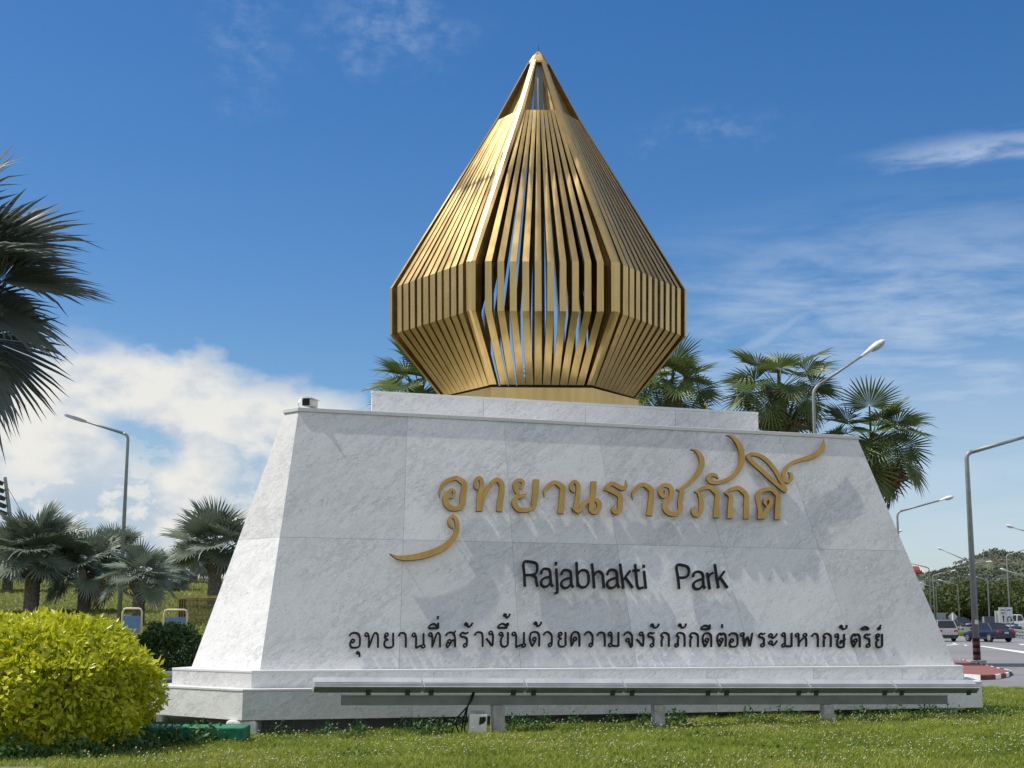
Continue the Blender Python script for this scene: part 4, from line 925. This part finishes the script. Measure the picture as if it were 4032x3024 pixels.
# tall one at the left border, its fans reaching into the picture
bx, by = -10.75, 25.0
M['leaf_silver_backlit'] = material('backlit_silver_palm_leaf', leaf_fn((.045, .062, .048), (.15, .175, .15), .36, .10))  # darker copy of the silver leaf, backlit shade put into its colour
me_near = crown(53, 15, 1.5, 1.12, M['leaf_silver_backlit'], 46, R(126), (78, -42), .25, .08, 0, .30, extra=((8, 14), (-14, -14), (30, 42), (2, -42), (-35, 18)))
palm('silver_fan_palm', (bx, by, gz(bx, by)), 7.4, me_near, (trunk_mesh(5.0, .28, .24, M['bark_pale'], 5), 5.0), 0, 1.3, 'tall silver fan palm at the left border, large fans against the sky', SG)
def put_green(px, d, py_crown, k, rz, sc, label):
    x = at(px, 1600, d).x; z = gz(x, d); palm('green_fan_palm', (x, d, z), at(px, py_crown, d).z - z, green[k], tr_g, rz, sc, label, GG)
for a in ((1655, 52, 1560, 0, .5, 1.35, 'green fan palm behind the left side of the gold sculpture'),
          (2150, 58, 1660, 2, 2.2, 1.35, 'green fan palm seen between the slats of the gold sculpture'),
          (2640, 52, 1550, 0, 2.9, 1.25, 'green fan palm just right of the gold sculpture'),
          (3068, 53, 1545, 1, 1.1, 1.36, 'green fan palm with dark trunk head above the marble top, beside the leaning lamp'),
          (3425, 53, 1745, 3, 4.2, 1.42, 'green fan palm with drooping skirt past the right edge of the pedestal')):
    put_green(*a)

# ------------------------------------------------------------------ street lamps
def lamp(px, y_bend, d, tips, label, z0=None, r=.08, mat='pole', head=.62, bent=True, flat=False, depth_tip=None):
    top = at(px, y_bend, d); zb = gz(top.x, d) if z0 is None else z0
    root = empty('street_lamp', (top.x, d, zb), label=label, cat='street lamp', group='street lamps')
    H = top.z - zb; mb = MB()
    if bent and len(tips) == 1:
        tp = at(*tips[0], depth_tip or d) - Vector((top.x, d, zb)); dv = (tp - Vector((0, 0, H))).normalized()
        b0 = Vector((0, 0, H - .22)); b1 = Vector((0, 0, H)) + dv * .22; mid = Vector((0, 0, H))
        curve = [b0.lerp(mid, t).lerp(mid.lerp(b1, t), t) for t in (0, .25, .5, .75, 1)]
        mb.tube([Vector((0, 0, 0))] + curve, [r] + [r * .62] * 5, 12); mb.build('pole', M[mat], root, smooth=True)
        am = MB(); am.tube([b1 - dv * .02, tp - dv * head * .6], [r * .6, r * .42], 10); am.build('arm', M[mat], root, smooth=True)
    else:
        mb.tube([Vector((0, 0, 0)), Vector((0, 0, H))], [r, r * .6], 12); mb.build('pole', M[mat], root, smooth=True)
    for t in tips:
        tp = at(*t, depth_tip or d) - Vector((top.x, d, zb)); dv = (tp - Vector((0, 0, H))).normalized()
        if not (bent and len(tips) == 1):
            am = MB(); am.tube([Vector((0, 0, H - .05)), tp - dv * head * .6], [r * .55, r * .4], 8); am.build('arm', M[mat], root, smooth=True)
        sd = dv.cross(Vector((0, 0, 1))).normalized(); upv = sd.cross(dv).normalized(); hb = MB(); rings = []; lw = MB(); lr = []
        k = head
        if flat:
            for s, w, hh in ((-.7, .05, .06), (-.4, .12, .09), (.0, .17, .085), (.4, .15, .07), (.5, .08, .04)):
                c = tp + dv * s * k; rings.append([c + sd * w * k - upv * hh * k, c + sd * w * k + upv * hh * k, c - sd * w * k + upv * hh * k, c - sd * w * k - upv * hh * k])
            hb.loft(rings); hb.build('lamp_head', M['galv'], root)
        else:
            for s, w, hu, hd in ((-.68, .05, .05, .05), (-.42, .10, .09, .06), (-.15, .20, .15, .05), (.12, .22, .17, .05), (.35, .17, .12, .04), (.47, .06, .04, .02)):
                c = tp + dv * s * k; rings.append([c + (sd * w * math.cos(a) + upv * (hu if math.sin(a) > 0 else hd) * math.sin(a)) * k for a in [q * math.pi / 6 for q in range(12)]])
            hb.loft(rings); hd_ = hb.build('lamp_head', M['lamp_white'], root, smooth=True)
            for s, w, q in ((-.22, .08, .05), (-.08, .17, .10), (.12, .19, .12), (.28, .15, .09), (.38, .05, .05)):
                c = tp + dv * s * k - upv * .035 * k; lr.append([c + (sd * w * math.cos(a) - upv * q * max(0, math.sin(a)) + upv * .01 * max(0, -math.sin(a))) * k for a in [j * math.pi / 5 for j in range(10)]])
            lw.loft(lr); lw.build('lens', M['lens'], hd_, smooth=True)
    return root
# near pole on the traffic island
pl = lamp(3805, 1785, 55, [(4085, 1707)], 'thick street lamp pole with red and black banded foot on the traffic island', z0=.26, r=.14)
bb = MB()
for k in range(7):
    bb.cur = k % 2; r0 = .146 - .0009 * k; bb.tube([(0, 0, .02 + k * .125), (0, 0, .145 + k * .125)], [r0, r0 - .0008], 14)
bb.build('painted_band', [M['black'], M['red']], pl)
bb = MB(); bb.box((0, 0, .03), (.55, .55, .1)); bb.build('base_plate', M['concrete'], pl, bevel=.02)
bb = MB(); bb.box((.01, -.138, 1.5), (.13, .012, .16)); bb.build('number_tag', M['white'], pl)
lamp(3202, 1530, 38.5, [(3448, 1366)], 'leaning white street lamp rising behind the marble top among the palms', r=.07, head=.72, mat='polepale')
lamp(505, 1712, 59, [(290, 1645)], 'tall slender street lamp with long arm among the silver palms', r=.10, flat=True, head=.8)
lamp(3532, 2016, 62, [(3732, 1962)], 'street lamp with white head below the drooping palm', head=.6, mat='polepale')
lamp(3470, 2112, 112, [(3540, 2092)], 'street lamp whose head peeks out at the pedestal edge', mat='polepale')
lamp(4100, 2110, 82, [(3980, 2074)], 'street lamp at the right border with white head against the sky', mat='polepale')
lamp(3829, 2215, 140, [(3702, 2162), (3897, 2212)], 'double armed street lamp directly behind the thick pole', mat='polepale', r=.1)
lamp(3658, 2236, 150, [(3560, 2212)], 'street lamp beside the temple roof, nearest the pedestal edge', mat='polepale', r=.09)
lamp(3673, 2265, 175, [(3755, 2247)], 'distant street lamp with right-hand arm in the close pair', mat='polepale', r=.09)
lamp(3685, 2316, 205, [(3626, 2297)], 'short-looking distant street lamp in front of the dark trees', mat='polepale', r=.09)
lamp(3771, 2303, 190, [(3702, 2285)], 'distant street lamp left of the thick pole, arm pointing left', mat='polepale', r=.1)
lamp(3888, 2284, 160, [(3822, 2265)], 'street lamp above the dark blue car, arm pointing left', mat='polepale', r=.1)
lamp(3963, 2186, 135, [(4050, 2160)], 'street lamp rising behind the white lane sign', mat='polepale', r=.09)
lamp(4110, 2290, 130, [(3949, 2243)], 'street lamp reaching in from the right over the hill', mat='polepale', r=.09)

# ------------------------------------------------------------------ traffic island
ip = [(3640, 2652), (3795, 2655), (3860, 2659), (3920, 2657), (3962, 2651), (3984, 2643), (3978, 2637), (3940, 2630), (3850, 2609), (3780, 2593), (3708, 2578), (3600, 2570)]
IP = [at_z(x, y, .26) for x, y in ip]
isl = empty('traffic_island', (IP[3].x, IP[3].y, .1), label='red paved traffic island with red and white kerb right of the pedestal', cat='traffic island'); io = isl.location
cen = sum(IP, Vector()) / len(IP)
inner = [p.lerp(cen, .035) for p in IP]
mb = MB(); mb.prism([(p.x - io.x, p.y - io.y) for p in inner], -.1, .135); mb.build('paving', M['paving'], isl)
kb = MB()
for i in range(len(IP)):
    a, b, c, d = IP[i], IP[(i + 1) % len(IP)], inner[(i + 1) % len(IP)], inner[i]; m = max(1, round((b - a).length / 1.0))
    for k in range(m):
        q = [a.lerp(b, k / m), a.lerp(b, (k + 1) / m), d.lerp(c, (k + 1) / m), d.lerp(c, k / m)]
        kb.cur = (kb.cur + 1) % 2; kb.prism([(p.x - io.x, p.y - io.y) for p in q], -.1, .16)
kb.build('kerb', [M['white'], M['red']], isl)

# ------------------------------------------------------------------ cars
def car(kind, paint, loc, rz, label):
    root = empty('parked_car' if False else 'car', loc, rz, label=label, cat='car', group='cars on the road')
    sp = {'sedan': dict(L=4.6, Wd=1.78, H=1.44, belt=.93, hood=.82, boot=.97, gl=(1.35, 3.9), rf=(2.0, 3.25)), 'hatch': dict(L=4.3, Wd=1.8, H=1.62, belt=.98, hood=.92, boot=1.0, gl=(1.15, 4.15), rf=(1.85, 3.9)), 'pickup': dict(L=5.1, Wd=1.85, H=1.75, belt=1.08, hood=1.02, boot=1.05, gl=(1.4, 3.3), rf=(2.0, 3.1)), 'van': dict(L=5.0, Wd=1.8, H=1.9, belt=1.1, hood=1.0, boot=1.15, gl=(.7, 4.9), rf=(1.5, 4.7))}[kind]
    L, w, H = sp['L'], sp['Wd'] / 2, sp['H']; x0 = L / 2          # nose at +x
    st = [(0, .42, .55, .72), (.12, .34, .68, .86), (.8, .24, sp['hood'] - .02, .95), (sp['gl'][0], .22, sp['belt'] - .03, 1), (L * .5, .2, sp['belt'], 1), (sp['gl'][1] - .05, .22, sp['belt'] + .02, .99), (L - .15, .3, sp['boot'], .94), (L, .42, sp['boot'] - .14, .86)]
    mb = MB(); rings = []
    for s, zl, zh, k in st:
        x = x0 - s; ww = w * k; rings.append([Vector((x, y, z)) for y, z in ((-ww * .9, zl), (ww * .9, zl), (ww, zl + (zh - zl) * .25), (ww, zl + (zh - zl) * .7), (ww * .9, zh), (-ww * .9, zh), (-ww, zl + (zh - zl) * .7), (-ww, zl + (zh - zl) * .25))])
    mb.loft(rings); body = mb.build('body', paint, root, smooth=False, bevel=.05)
    a, b = sp['gl']; c, d = sp['rf']; zb = sp['belt'] - .04
    gm = MB(); gm.loft([[Vector((x0 - a, -w * .88, zb)), Vector((x0 - a, w * .88, zb)), Vector((x0 - b, w * .88, zb)), Vector((x0 - b, -w * .88, zb))], [Vector((x0 - c, -w * .7, H - .06)), Vector((x0 - c, w * .7, H - .06)), Vector((x0 - d, w * .7, H - .06)), Vector((x0 - d, -w * .7, H - .06))]])
    gm.build('window', M['glass'], root, bevel=.03)
    rm = MB(); rm.loft([[Vector((x0 - c + .03, -w * .71, H - .075)), Vector((x0 - c + .03, w * .71, H - .075)), Vector((x0 - d - .03, w * .71, H - .075)), Vector((x0 - d - .03, -w * .71, H - .075))], [Vector((x0 - c - .1, -w * .62, H)), Vector((x0 - c - .1, w * .62, H)), Vector((x0 - d + .1, w * .62, H)), Vector((x0 - d + .1, -w * .62, H))]])
    rm.build('roof', paint, root, bevel=.02)
    for sgn in (-1, 1):                     # pillars
        pm = MB()
        for p, q in (((a, zb), (c, H - .06)), ((b, zb), (d, H - .06)), (((a + b) / 2, zb), ((c + d) / 2, H - .06))):
            pm.tube([(x0 - p[0], sgn * w * .885, p[1]), (x0 - q[0], sgn * w * .705, q[1])], .045, 6)
        pm.build('pillar', paint, root)
        tl = MB(); tl.box((-x0 + .045, sgn * w * .68, sp['boot'] - .20), (.14, w * .34, .15)); tl.build('tail_light', M['tail'], root, bevel=.02)
        hl = MB(); hl.box((x0 - .13, sgn * w * .6, .68), (.16, w * .36, .12)); hl.build('headlight', M['headl'], root, bevel=.02)
        mr = MB(); mr.box((x0 - a - .25, sgn * (w + .1), sp['belt'] + .06), (.1, .2, .13)); mr.build('wing_mirror', paint, root, bevel=.02)
        for xx in (x0 - .85, -x0 + .95):
            wm = MB(); wm.cyl((xx, sgn * (w - .1), .32), .32, .2, 20, 'y'); wh = wm.build('wheel', M['tyre'], root, bevel=.02)
            rm = MB(); rm.cyl((xx, sgn * (w - .06), .32), .20, .16, 14, 'y'); rm.build('rim', M['rim'], wh)
    pm = MB(); pm.box((-x0 - .005, 0, sp['boot'] - .28), (.03, .36, .13)); pm.build('number_plate', M['plate'], root)
    bm = MB(); bm.box((-x0 + .06, 0, .40), (.18, w * 1.7, .2)); bm.build('rear_bumper', M['steel_dark'] if kind == 'hatch' else paint, root, bevel=.04)
    return root
def on_road(px, d): p = at(px, 2500, d); return (p.x, d, gz(p.x, d) + .03)
car('hatch', carpaint('silver_paint', (.42, .44, .46), .7), on_road(3690, 112), R(96), 'silver grey hatchback seen from behind at the pedestal edge')
car('sedan', carpaint('navy_paint', (.012, .018, .05), .3), on_road(3892, 110), R(106), 'dark navy sedan seen from behind, right of the thick lamp pole')
car('sedan', carpaint('charcoal_paint', (.02, .022, .028), .3), (at(3775, 2450, 152).x, 152, gz(at(3775, 2450, 152).x, 152) + .2), R(-70), 'dark car facing the viewer beyond the guardrail, beside the diamond sign back')
car('pickup', carpaint('white_car_paint', (.72, .73, .74), 0), (at(3990, 2450, 152).x, 152, gz(at(3990, 2450, 152).x, 152) + .15), R(200), 'white pickup beyond the guardrail at the right border')
car('hatch', carpaint('black_car_paint', (.015, .016, .018), .2), (at(3952, 2450, 146).x, 147, gz(at(3952, 2450, 146).x, 147) + .1), R(-60), 'black car half hidden behind the white lane sign')

# ------------------------------------------------------------------ guardrail and signs
gr = empty('guardrail', (0, 140, 1.0), label='pale steel guardrail with two rails along the grass verge', cat='guardrail')
gp = [at_z(px, py, z) if False else Vector((at(px, 2470, d).x, d, gz(at(px, 2470, d).x, d))) for px, d in ((3400, 141), (3600, 141), (3730, 140), (3870, 138), (3960, 135), (4000, 128), (4050, 118), (4150, 105))]
for k, hz in enumerate((.72, .42)):
    mb = MB()
    for a, b in zip(gp[:-1], gp[1:]): seg_box(mb, a + Vector((0, 0, hz)), b + Vector((0, 0, hz)), .06, .17, gr.location)
    mb.build('rail', M['polepale'], gr)
for a, b in zip(gp[:-1], gp[1:]):
    m = max(1, int((b - a).length / 2.5))
    for k in range(m): p = a.lerp(b, k / m) - gr.location; mb = MB(); mb.box((p.x, p.y + .08, p.z + .35), (.1, .1, .8)); mb.build('post', M['polepale'], gr)
def arc_arrow(mb, w=1.0):      # inverted U arrow in x-z
    pts = [(-.32, -.55)] + [(-.32 + .32 - .32 * math.cos(a), .1 + .32 * math.sin(a)) for a in [k * math.pi / 8 for k in range(9)]] + [(.32, -.12)]
    for (x0, z0), (x1, z1) in zip(pts[:-1], pts[1:]):
        d = Vector((x1 - x0, z1 - z0)).normalized(); n = Vector((-d.y, d.x)) * .085
        mb.loft([[Vector((x0 + n.x, -.02, z0 + n.y)) * w, Vector((x0 - n.x, -.02, z0 - n.y)) * w, Vector((x0 - n.x, 0, z0 - n.y)) * w, Vector((x0 + n.x, 0, z0 + n.y)) * w], [Vector((x1 + n.x, -.02, z1 + n.y)) * w, Vector((x1 - n.x, -.02, z1 - n.y)) * w, Vector((x1 - n.x, 0, z1 - n.y)) * w, Vector((x1 + n.x, 0, z1 + n.y)) * w]])
    mb.loft([[Vector((x, y, z)) * w for x, z in ((.08, -.12), (.56, -.12), (.32, -.5))] for y in (-.02, 0)])
def sign_root(px, py, d, label, cat='road sign'):
    p = at(px, py, d); z = gz(p.x, d); return empty('road_sign', (p.x, d, z), label=label, cat=cat), p.z - z
s, h = sign_root(3655, 2424, 128, 'round-cornered yellow sign with black U-turn arrow at the pedestal edge')
mb = MB(); mb.loft([[Vector((x, y, h + z)) for x, z in ((-.48, -.15), (-.25, -.42), (.25, -.42), (.48, -.15), (.48, .15), (.2, .44), (-.2, .44), (-.48, .15))] for y in (-.03, 0)]); mb.build('panel', M['yellow'], s)
mb = MB(); arc_arrow(mb, .5); o = mb.build('arrow', M['black'], s); o.location = (0, -.035, h)
mb = MB(); mb.tube([(0, .05, 0), (0, .05, h)], .05, 8); mb.build('post', M['polepale'], s)
s, h = sign_root(3706, 2429, 150, 'back of a dark grey rectangular road sign among the lamp posts')
mb = MB(); mb.box((0, 0, h), (1.0, .05, .85)); mb.build('panel', M['sign_back'], s); mb = MB(); mb.box((-.3, -.06, h / 2), (.1, .08, h)); mb.box((.3, -.06, h / 2), (.1, .08, h)); mb.build('post', M['sign_back'], s)
s, h = sign_root(3751, 2428, 136, 'grey back of a diamond shaped road sign on a white post')
mb = MB(); mb.loft([[Vector((x, y, h + z)) for x, z in ((0, -.46), (.46, 0), (0, .46), (-.46, 0))] for y in (-.02, 0)]); mb.build('panel', M['galv'], s); mb = MB(); mb.tube([(-.02, -.09, 0), (-.02, -.09, h + .3)], .07, 8); mb.build('post', M['white'], s)
s, h = sign_root(3960, 2422, 134, 'white lane sign with black straight-on and U-turn arrows')
mb = MB(); mb.box((0, 0, h), (1.28, .05, 1.45)); mb.build('panel', M['sign_white'], s)
mb = MB(); mb.box((-.24, -.035, h - .42), (.09, .015, .42)); mb.loft([[Vector((x, y, h + z)) for x, z in ((-.36, -.22), (-.12, -.22), (-.24, .02))] for y in (-.042, -.028)]); mb.build('straight_arrow', M['black'], s)
mb = MB(); arc_arrow(mb, .5); o = mb.build('u_turn_arrow', M['black'], s); o.location = (.32, -.035, h - .36)
mb = MB()
for k in range(7): mb.box((.02, -.035, h + .62 - k * .2), (.04, .012, .11))
for x, z, w in ((-.42, .46, .06), (-.32, .47, .08), (-.22, .46, .05), (-.13, .46, .06), (-.42, .18, .05), (-.33, .19, .08), (-.23, .18, .06), (-.13, .19, .06), (.18, .46, .06), (.28, .47, .07), (.38, .46, .06), (.48, .47, .05)): mb.box((x, -.035, h + z), (w, .012, .11))
mb.build('lettering', M['black'], s)
mb = MB(); mb.box((-.4, .06, h / 2), (.1, .08, h)); mb.box((.4, .06, h / 2), (.1, .08, h)); mb.build('post', M['polepale'], s)
s, h = sign_root(3926, 2430, 139, 'narrow pale sign edge on a white post beside the lane sign')
mb = MB(); mb.box((0, 0, h), (.55, .05, 1.2), R(30)); mb.build('panel', M['sign_white'], s); mb = MB(); mb.box((.08, -.1, h / 2 + .3), (.13, .1, h + .6)); mb.build('post', M['white'], s)
bl = at(3872, 2443, 140); mb = MB(); mb.tube([(0, 0, 0), (0, 0, 1.7), (0, 0, 1.75)], [.09, .09, .05], 10); o = mb.build('marker_post', M['white']); o.location = (bl.x, 140, gz(bl.x, 140)); tag(o, 'short white marker post standing left above the navy car roof', 'post')

# ------------------------------------------------------------------ left background: barriers, fence, low wall, floodlight mast
for (p0, p1, yt, lab) in ((480, 564, 2392, 'blue panelled barrier with cream tube frame left, next to the lamp post foot'), (643, 742, 2397, 'blue panelled barrier with cream tube frame right, partly behind the picket fence')):
    d = 48; a = at(p0, yt, d); b = at(p1, yt, d); z = gz(a.x, d); Hh = a.z - z; w = b.x - a.x
    bar = empty('crowd_barrier', (a.x, d, z), label=lab, cat='barrier', group='blue crowd barriers')
    mb = MB(); r = .035; mb.tube([(r, 0, -.05), (r, 0, Hh - .16), (r + .04, 0, Hh - .06), (.14, 0, Hh - r), (w - .14, 0, Hh - r), (w - r - .04, 0, Hh - .06), (w - r, 0, Hh - .16), (w - r, 0, -.05)], r, 8); mb.build('frame', M['cream'], bar, smooth=True)
    mb = MB(); mb.box((w / 2, 0, Hh - .27 - .28), (w - .1, .03, .55)); mb.build('panel', M['blue'], bar)
fa, fb_ = at(708, 2420, 60), at(905, 2420, 57)
fe = empty('picket_fence', (fa.x, 60, gz(fa.x, 60)), math.atan2(fb_.y - 60, fb_.x - fa.x), label='olive metal picket fence with gilded spear tips behind the pedestal', cat='fence')
fl = math.hypot(fb_.x - fa.x, 3); Hf = at(716, 2362, 60).z - gz(fa.x, 60)
mb = MB(); tp = MB()
for k in range(int(fl / .11)):
    x = k * .11; mb.box((x, 0, Hf / 2), (.032, .02, Hf)); tp.loft([[Vector((x + q * c, q * s_, Hf + z)) for c, s_ in ((1, 0), (0, 1), (-1, 0), (0, -1))] for z, q in ((0, .012), (.05, .035), (.16, .003))])
mb.build('picket', M['fence'], fe); tp.build('spear_tip', M['fence_tip'], fe)
mb = MB()
for z in (.25, Hf - .25, Hf - .03): mb.box((fl / 2, .0, z), (fl, .035, .05))
mb.build('rail', M['fence'], fe); mb = MB()
for x in (0, .2, .42): mb.box((x, -.03, Hf / 2), (.07, .07, Hf + .05))
mb.build('post', M['fence'], fe)
wa = at(735, 2566, 33.5); mb = MB(); mb.box((0, 0, 0), (4.5, .3, .75)); o = mb.build('low_wall', M['whitewash'], None, bevel=.01); o.location = (wa.x + 1.2, 33.5, at(760, 2545, 33.5).z - .375); tag(o, 'low pale wall glimpsed between the dark bush and the pedestal', 'wall')
mt = at(48, 2000, 250); zg = gz(mt.x, 250); ms = empty('stadium_light_mast', (mt.x, 250, zg), label='tall stadium floodlight mast above the silver palms at the far left', cat='floodlight mast')
H = mt.z - zg
mb = MB(); mb.tube([(-.6, 0, 0), (-.4, 0, H - 3)], [.7, .42], 10); mb.build('pole', M['pole'], ms, smooth=True)
mb = MB(); mb.tube([(-.4, 0, H - 3), (-.2, 0, H - 2.0), (-1.6, 0, H + 5.4)], [.42, .4, .3], 8); mb.tube([(.2, 0, H - 2), (1.6, 0, H - 1.8)], .08, 5); mb.tube([(1.6, 0, H - 2.6), (1.6, 0, H - .6)], .08, 5); mb.tube([(-1.4, 0, H + 4.2), (1.6, 0, H - .6)], .05, 4); mb.box((.8, 0, H - 2.3), (2.6, 1.6, .12)); mb.box((.8, .7, H - 1.6), (2.6, .06, .06)); mb.box((.8, -.7, H - 1.6), (2.6, .06, .06)); mb.build('gantry', M['pole'], ms)
for k in range(5):
    z = H - .8 + k * 1.35; x = -1.2 - k * .26
    mb = MB(); mb.box((x - .6, -.3, z), (1.7, 2.2, .75), 0, Matrix.Rotation(R(22), 3, 'Y')); mb.build('lamp_row', M['steel_dark'], ms, bevel=.12)

# ------------------------------------------------------------------ far trees, hill, temple
def treeline():
    g = np.random.default_rng(14); V = []; T = []; tt = []; o = 0
    for k in range(115):
        d = 225 + 90 * g.random(); px = 3480 + 750 * g.random(); x = at(px, 2400, d).x; z = gz(x, d)
        topy = np.interp(px, [3480, 3600, 3680, 3760, 3850, 3905, 3960, 4032, 4200], [2330, 2318, 2300, 2290, 2262, 2232, 2262, 2285, 2280]) + g.normal() * 14
        H = max(3.5, at(px, topy, d).z - z) * (.62 + .26 * g.random()); r = 2.8 + 2.2 * g.random(); n = 1500
        s = sphere_pts(n, g); q = .72 + .28 * g.random(n) + .16 * np.sin(s[:, 0] * 6 + k) * np.sin(s[:, 2] * 7)
        P = s * q[:, None] * np.array([r, r, H * .42]) + np.array([x, d, z + H * .58]); P[:, 2] = np.maximum(P[:, 2], z + .3)
        N = s + g.normal(size=(n, 3)) * .5; Dr = g.normal(size=(n, 3)); Ls = .28 + .36 * g.random(n)
        v, t, ti_ = leaf_cloud(P, Dr, N, Ls, Ls * .36, np.clip(g.random(n) * .5 + .5 * g.random(), 0, 1)); V.append(v); T.append(t + o); tt.append(ti_); o += len(v)
    tag(tri_mesh('trees', np.concatenate(V), np.concatenate(T), M['leaf_tree'], np.concatenate(tt)), kind='stuff')
treeline()
def verge():
    g = np.random.default_rng(15); n = 9000; px = 3560 + 520 * g.random(n); d = 137 + 12 * g.random(n) ** 1.5; x = np.array([at(p, 2470, q).x for p, q in zip(px, d)]); z = ground_z(x, d)
    h = .12 + .25 * g.random(n); a = g.random(n) * 6.283; w = .06 + .08 * g.random(n); B = np.stack([x, d, z], 1); s = np.stack([np.cos(a), np.sin(a), 0 * a], 1) * w[:, None]; b = g.random(n) * 6.283
    t = np.stack([np.cos(b) * h * .5, np.sin(b) * h * .5, h], 1); V = np.stack([B - s, B + s, B + t], 1).reshape(-1, 3)
    tag(tri_mesh('grass', V, np.arange(3 * n).reshape(-1, 3), M['grass_blade'], np.repeat(g.random(n), 3)), kind='stuff')
verge()
def hill():
    D = 900.0
    prof = [(3300, 2330), (3450, 2268), (3560, 2262), (3640, 2264), (3690, 2258), (3720, 2250), (3770, 2238), (3790, 2222), (3815, 2196), (3850, 2190), (3880, 2186), (3912, 2168), (3950, 2182), (3990, 2198), (4032, 2212), (4150, 2225), (4300, 2262), (4600, 2330)]
    xs_ = np.array([at(p[0], p[1], D).x for p in prof]); zs_ = np.array([at(p[0], p[1], D).z for p in prof])
    def hz(x, y):
        ridge = np.interp(x, xs_, zs_, left=8, right=8); f = np.clip(1 - np.abs(y - D) / np.where(y < D, 330, 420), 0, 1); return 4 + (ridge - 4) * f ** .8
    hx_ = np.arange(160, 560, 5.0); hy = np.arange(580, 1300, 10.0); X, Y = np.meshgrid(hx_, hy); Z = hz(X, Y) + 1.2 * np.sin(X * .13) * np.sin(Y * .09) - 1.5
    nx, ny = len(hx_), len(hy); I = np.arange(nx * ny).reshape(ny, nx); Q = np.stack([I[:-1, :-1], I[:-1, 1:], I[1:, 1:], I[1:, :-1]], -1).reshape(-1, 4)
    hm = simple('hill_earth', (.075, .085, .045), .95, var=.4, scale=.05)
    tag(tri_mesh('hill', np.stack([X, Y, Z], -1).reshape(-1, 3), Q, hm, smooth=True), kind='structure')
    g = np.random.default_rng(16); V = []; T = []; tt = []; o = 0
    n = 9000; x = 180 + 340 * g.random(n); y = 600 + 330 * g.random(n); z = hz(x, y)
    for i in range(n):
        bare = math.exp(-((x[i] - 290) / 13) ** 2 - ((z[i] - 42) / 5.0) ** 2)
        if g.random() < bare * .35: continue
        m = 20; r = (.9 + 1.5 * g.random()) * (.6 if bare > .3 else 1); s = sphere_pts(m, g); s[:, 2] = np.abs(s[:, 2]); q = .75 + .35 * g.random(m)
        P = s * q[:, None] * np.array([r, r, r * 1.1]) + np.array([x[i], y[i], z[i] - .3 * r]); Ls = r * (.55 + .4 * g.random(m))
        v, t, ti_ = leaf_cloud(P, g.normal(size=(m, 3)), s + g.normal(size=(m, 3)) * .4, Ls, Ls * .5, np.clip(.15 + .6 * g.random() + .25 * g.random(m), 0, 1) + (1.3 * bare)); V.append(v); T.append(t + o); tt.append(ti_); o += len(v)
    tag(tri_mesh('hillside_trees', np.concatenate(V), np.concatenate(T), M['leaf_hill'], np.concatenate(tt)), kind='stuff')
    # temple on the shoulder
    tpos = at(3602, 2262, 880); te = empty('temple', (tpos.x, 880, hz(tpos.x, 880) - 1), R(8), label='distant temple with tiered red roof on the hill shoulder', cat='temple')
    zb = tpos.z - te.location.z
    mb = MB(); mb.box((0, 0, zb / 2), (9, 6, zb)); mb.build('wall', M['white'], te)
    for k, (w, z0_, hh) in enumerate(((10.5, zb - .3, 2.0), (8.4, zb + 1.2, 1.7), (6.2, zb + 2.3, 1.5))):
        mb = MB(); mb.loft([[Vector((s_ * w / 2, y, z0_ + z)) for y, z in ((-3.6 + k * .6, 0), (0, hh + 1.2), (3.6 - k * .6, 0))] for s_ in (-1, 1)]); rf = mb.build('roof', M['roof_red'], te)
        for s_ in (-1, 1): mb = MB(); mb.tube([(s_ * w / 2, -3.7 + k * .6, z0_), (s_ * w / 2, 0, z0_ + hh + 1.35), (s_ * w / 2, 3.7 - k * .6, z0_)], .22, 5); mb.build('bargeboard', M['white'], rf)
    for px, py, lab in ((3834, 2166, 'thin radio mast on the hilltop, left of the pair'), (3874, 2168, 'thin radio mast on the hilltop, nearer the summit')):
        p = at(px, py + 22, 895); mb = MB(); mb.tube([(0, 0, -2), (0, 0, 4.5)], [.25, .12], 6); mb.box((0, 0, 3.6), (.7, .7, 1.2)); o = mb.build('radio_mast', M['galv']); o.location = p; tag(o, lab, 'mast')
    for px, py, lab in ((4018, 2205, 'pale house on the right slope of the hill'), (3613, 2301, 'small ochre roofed house among the trees near the pedestal')):
        p = at(px, py, 700 if px < 3700 else 890); bh = empty('house', (p.x, p.y, p.z - 2), label=lab, cat='house')
        mb = MB(); mb.box((0, 0, 2), (5, 4, 4)); mb.build('wall', M['whitewash'], bh); mb = MB(); mb.loft([[Vector((s_ * 2.9, y, 4 + z)) for y, z in ((-2.4, 0), (0, 1.5), (2.4, 0))] for s_ in (-1, 1)]); mb.build('roof', M['roof_red'] if px > 3700 else M['bracket'], bh)
hill()
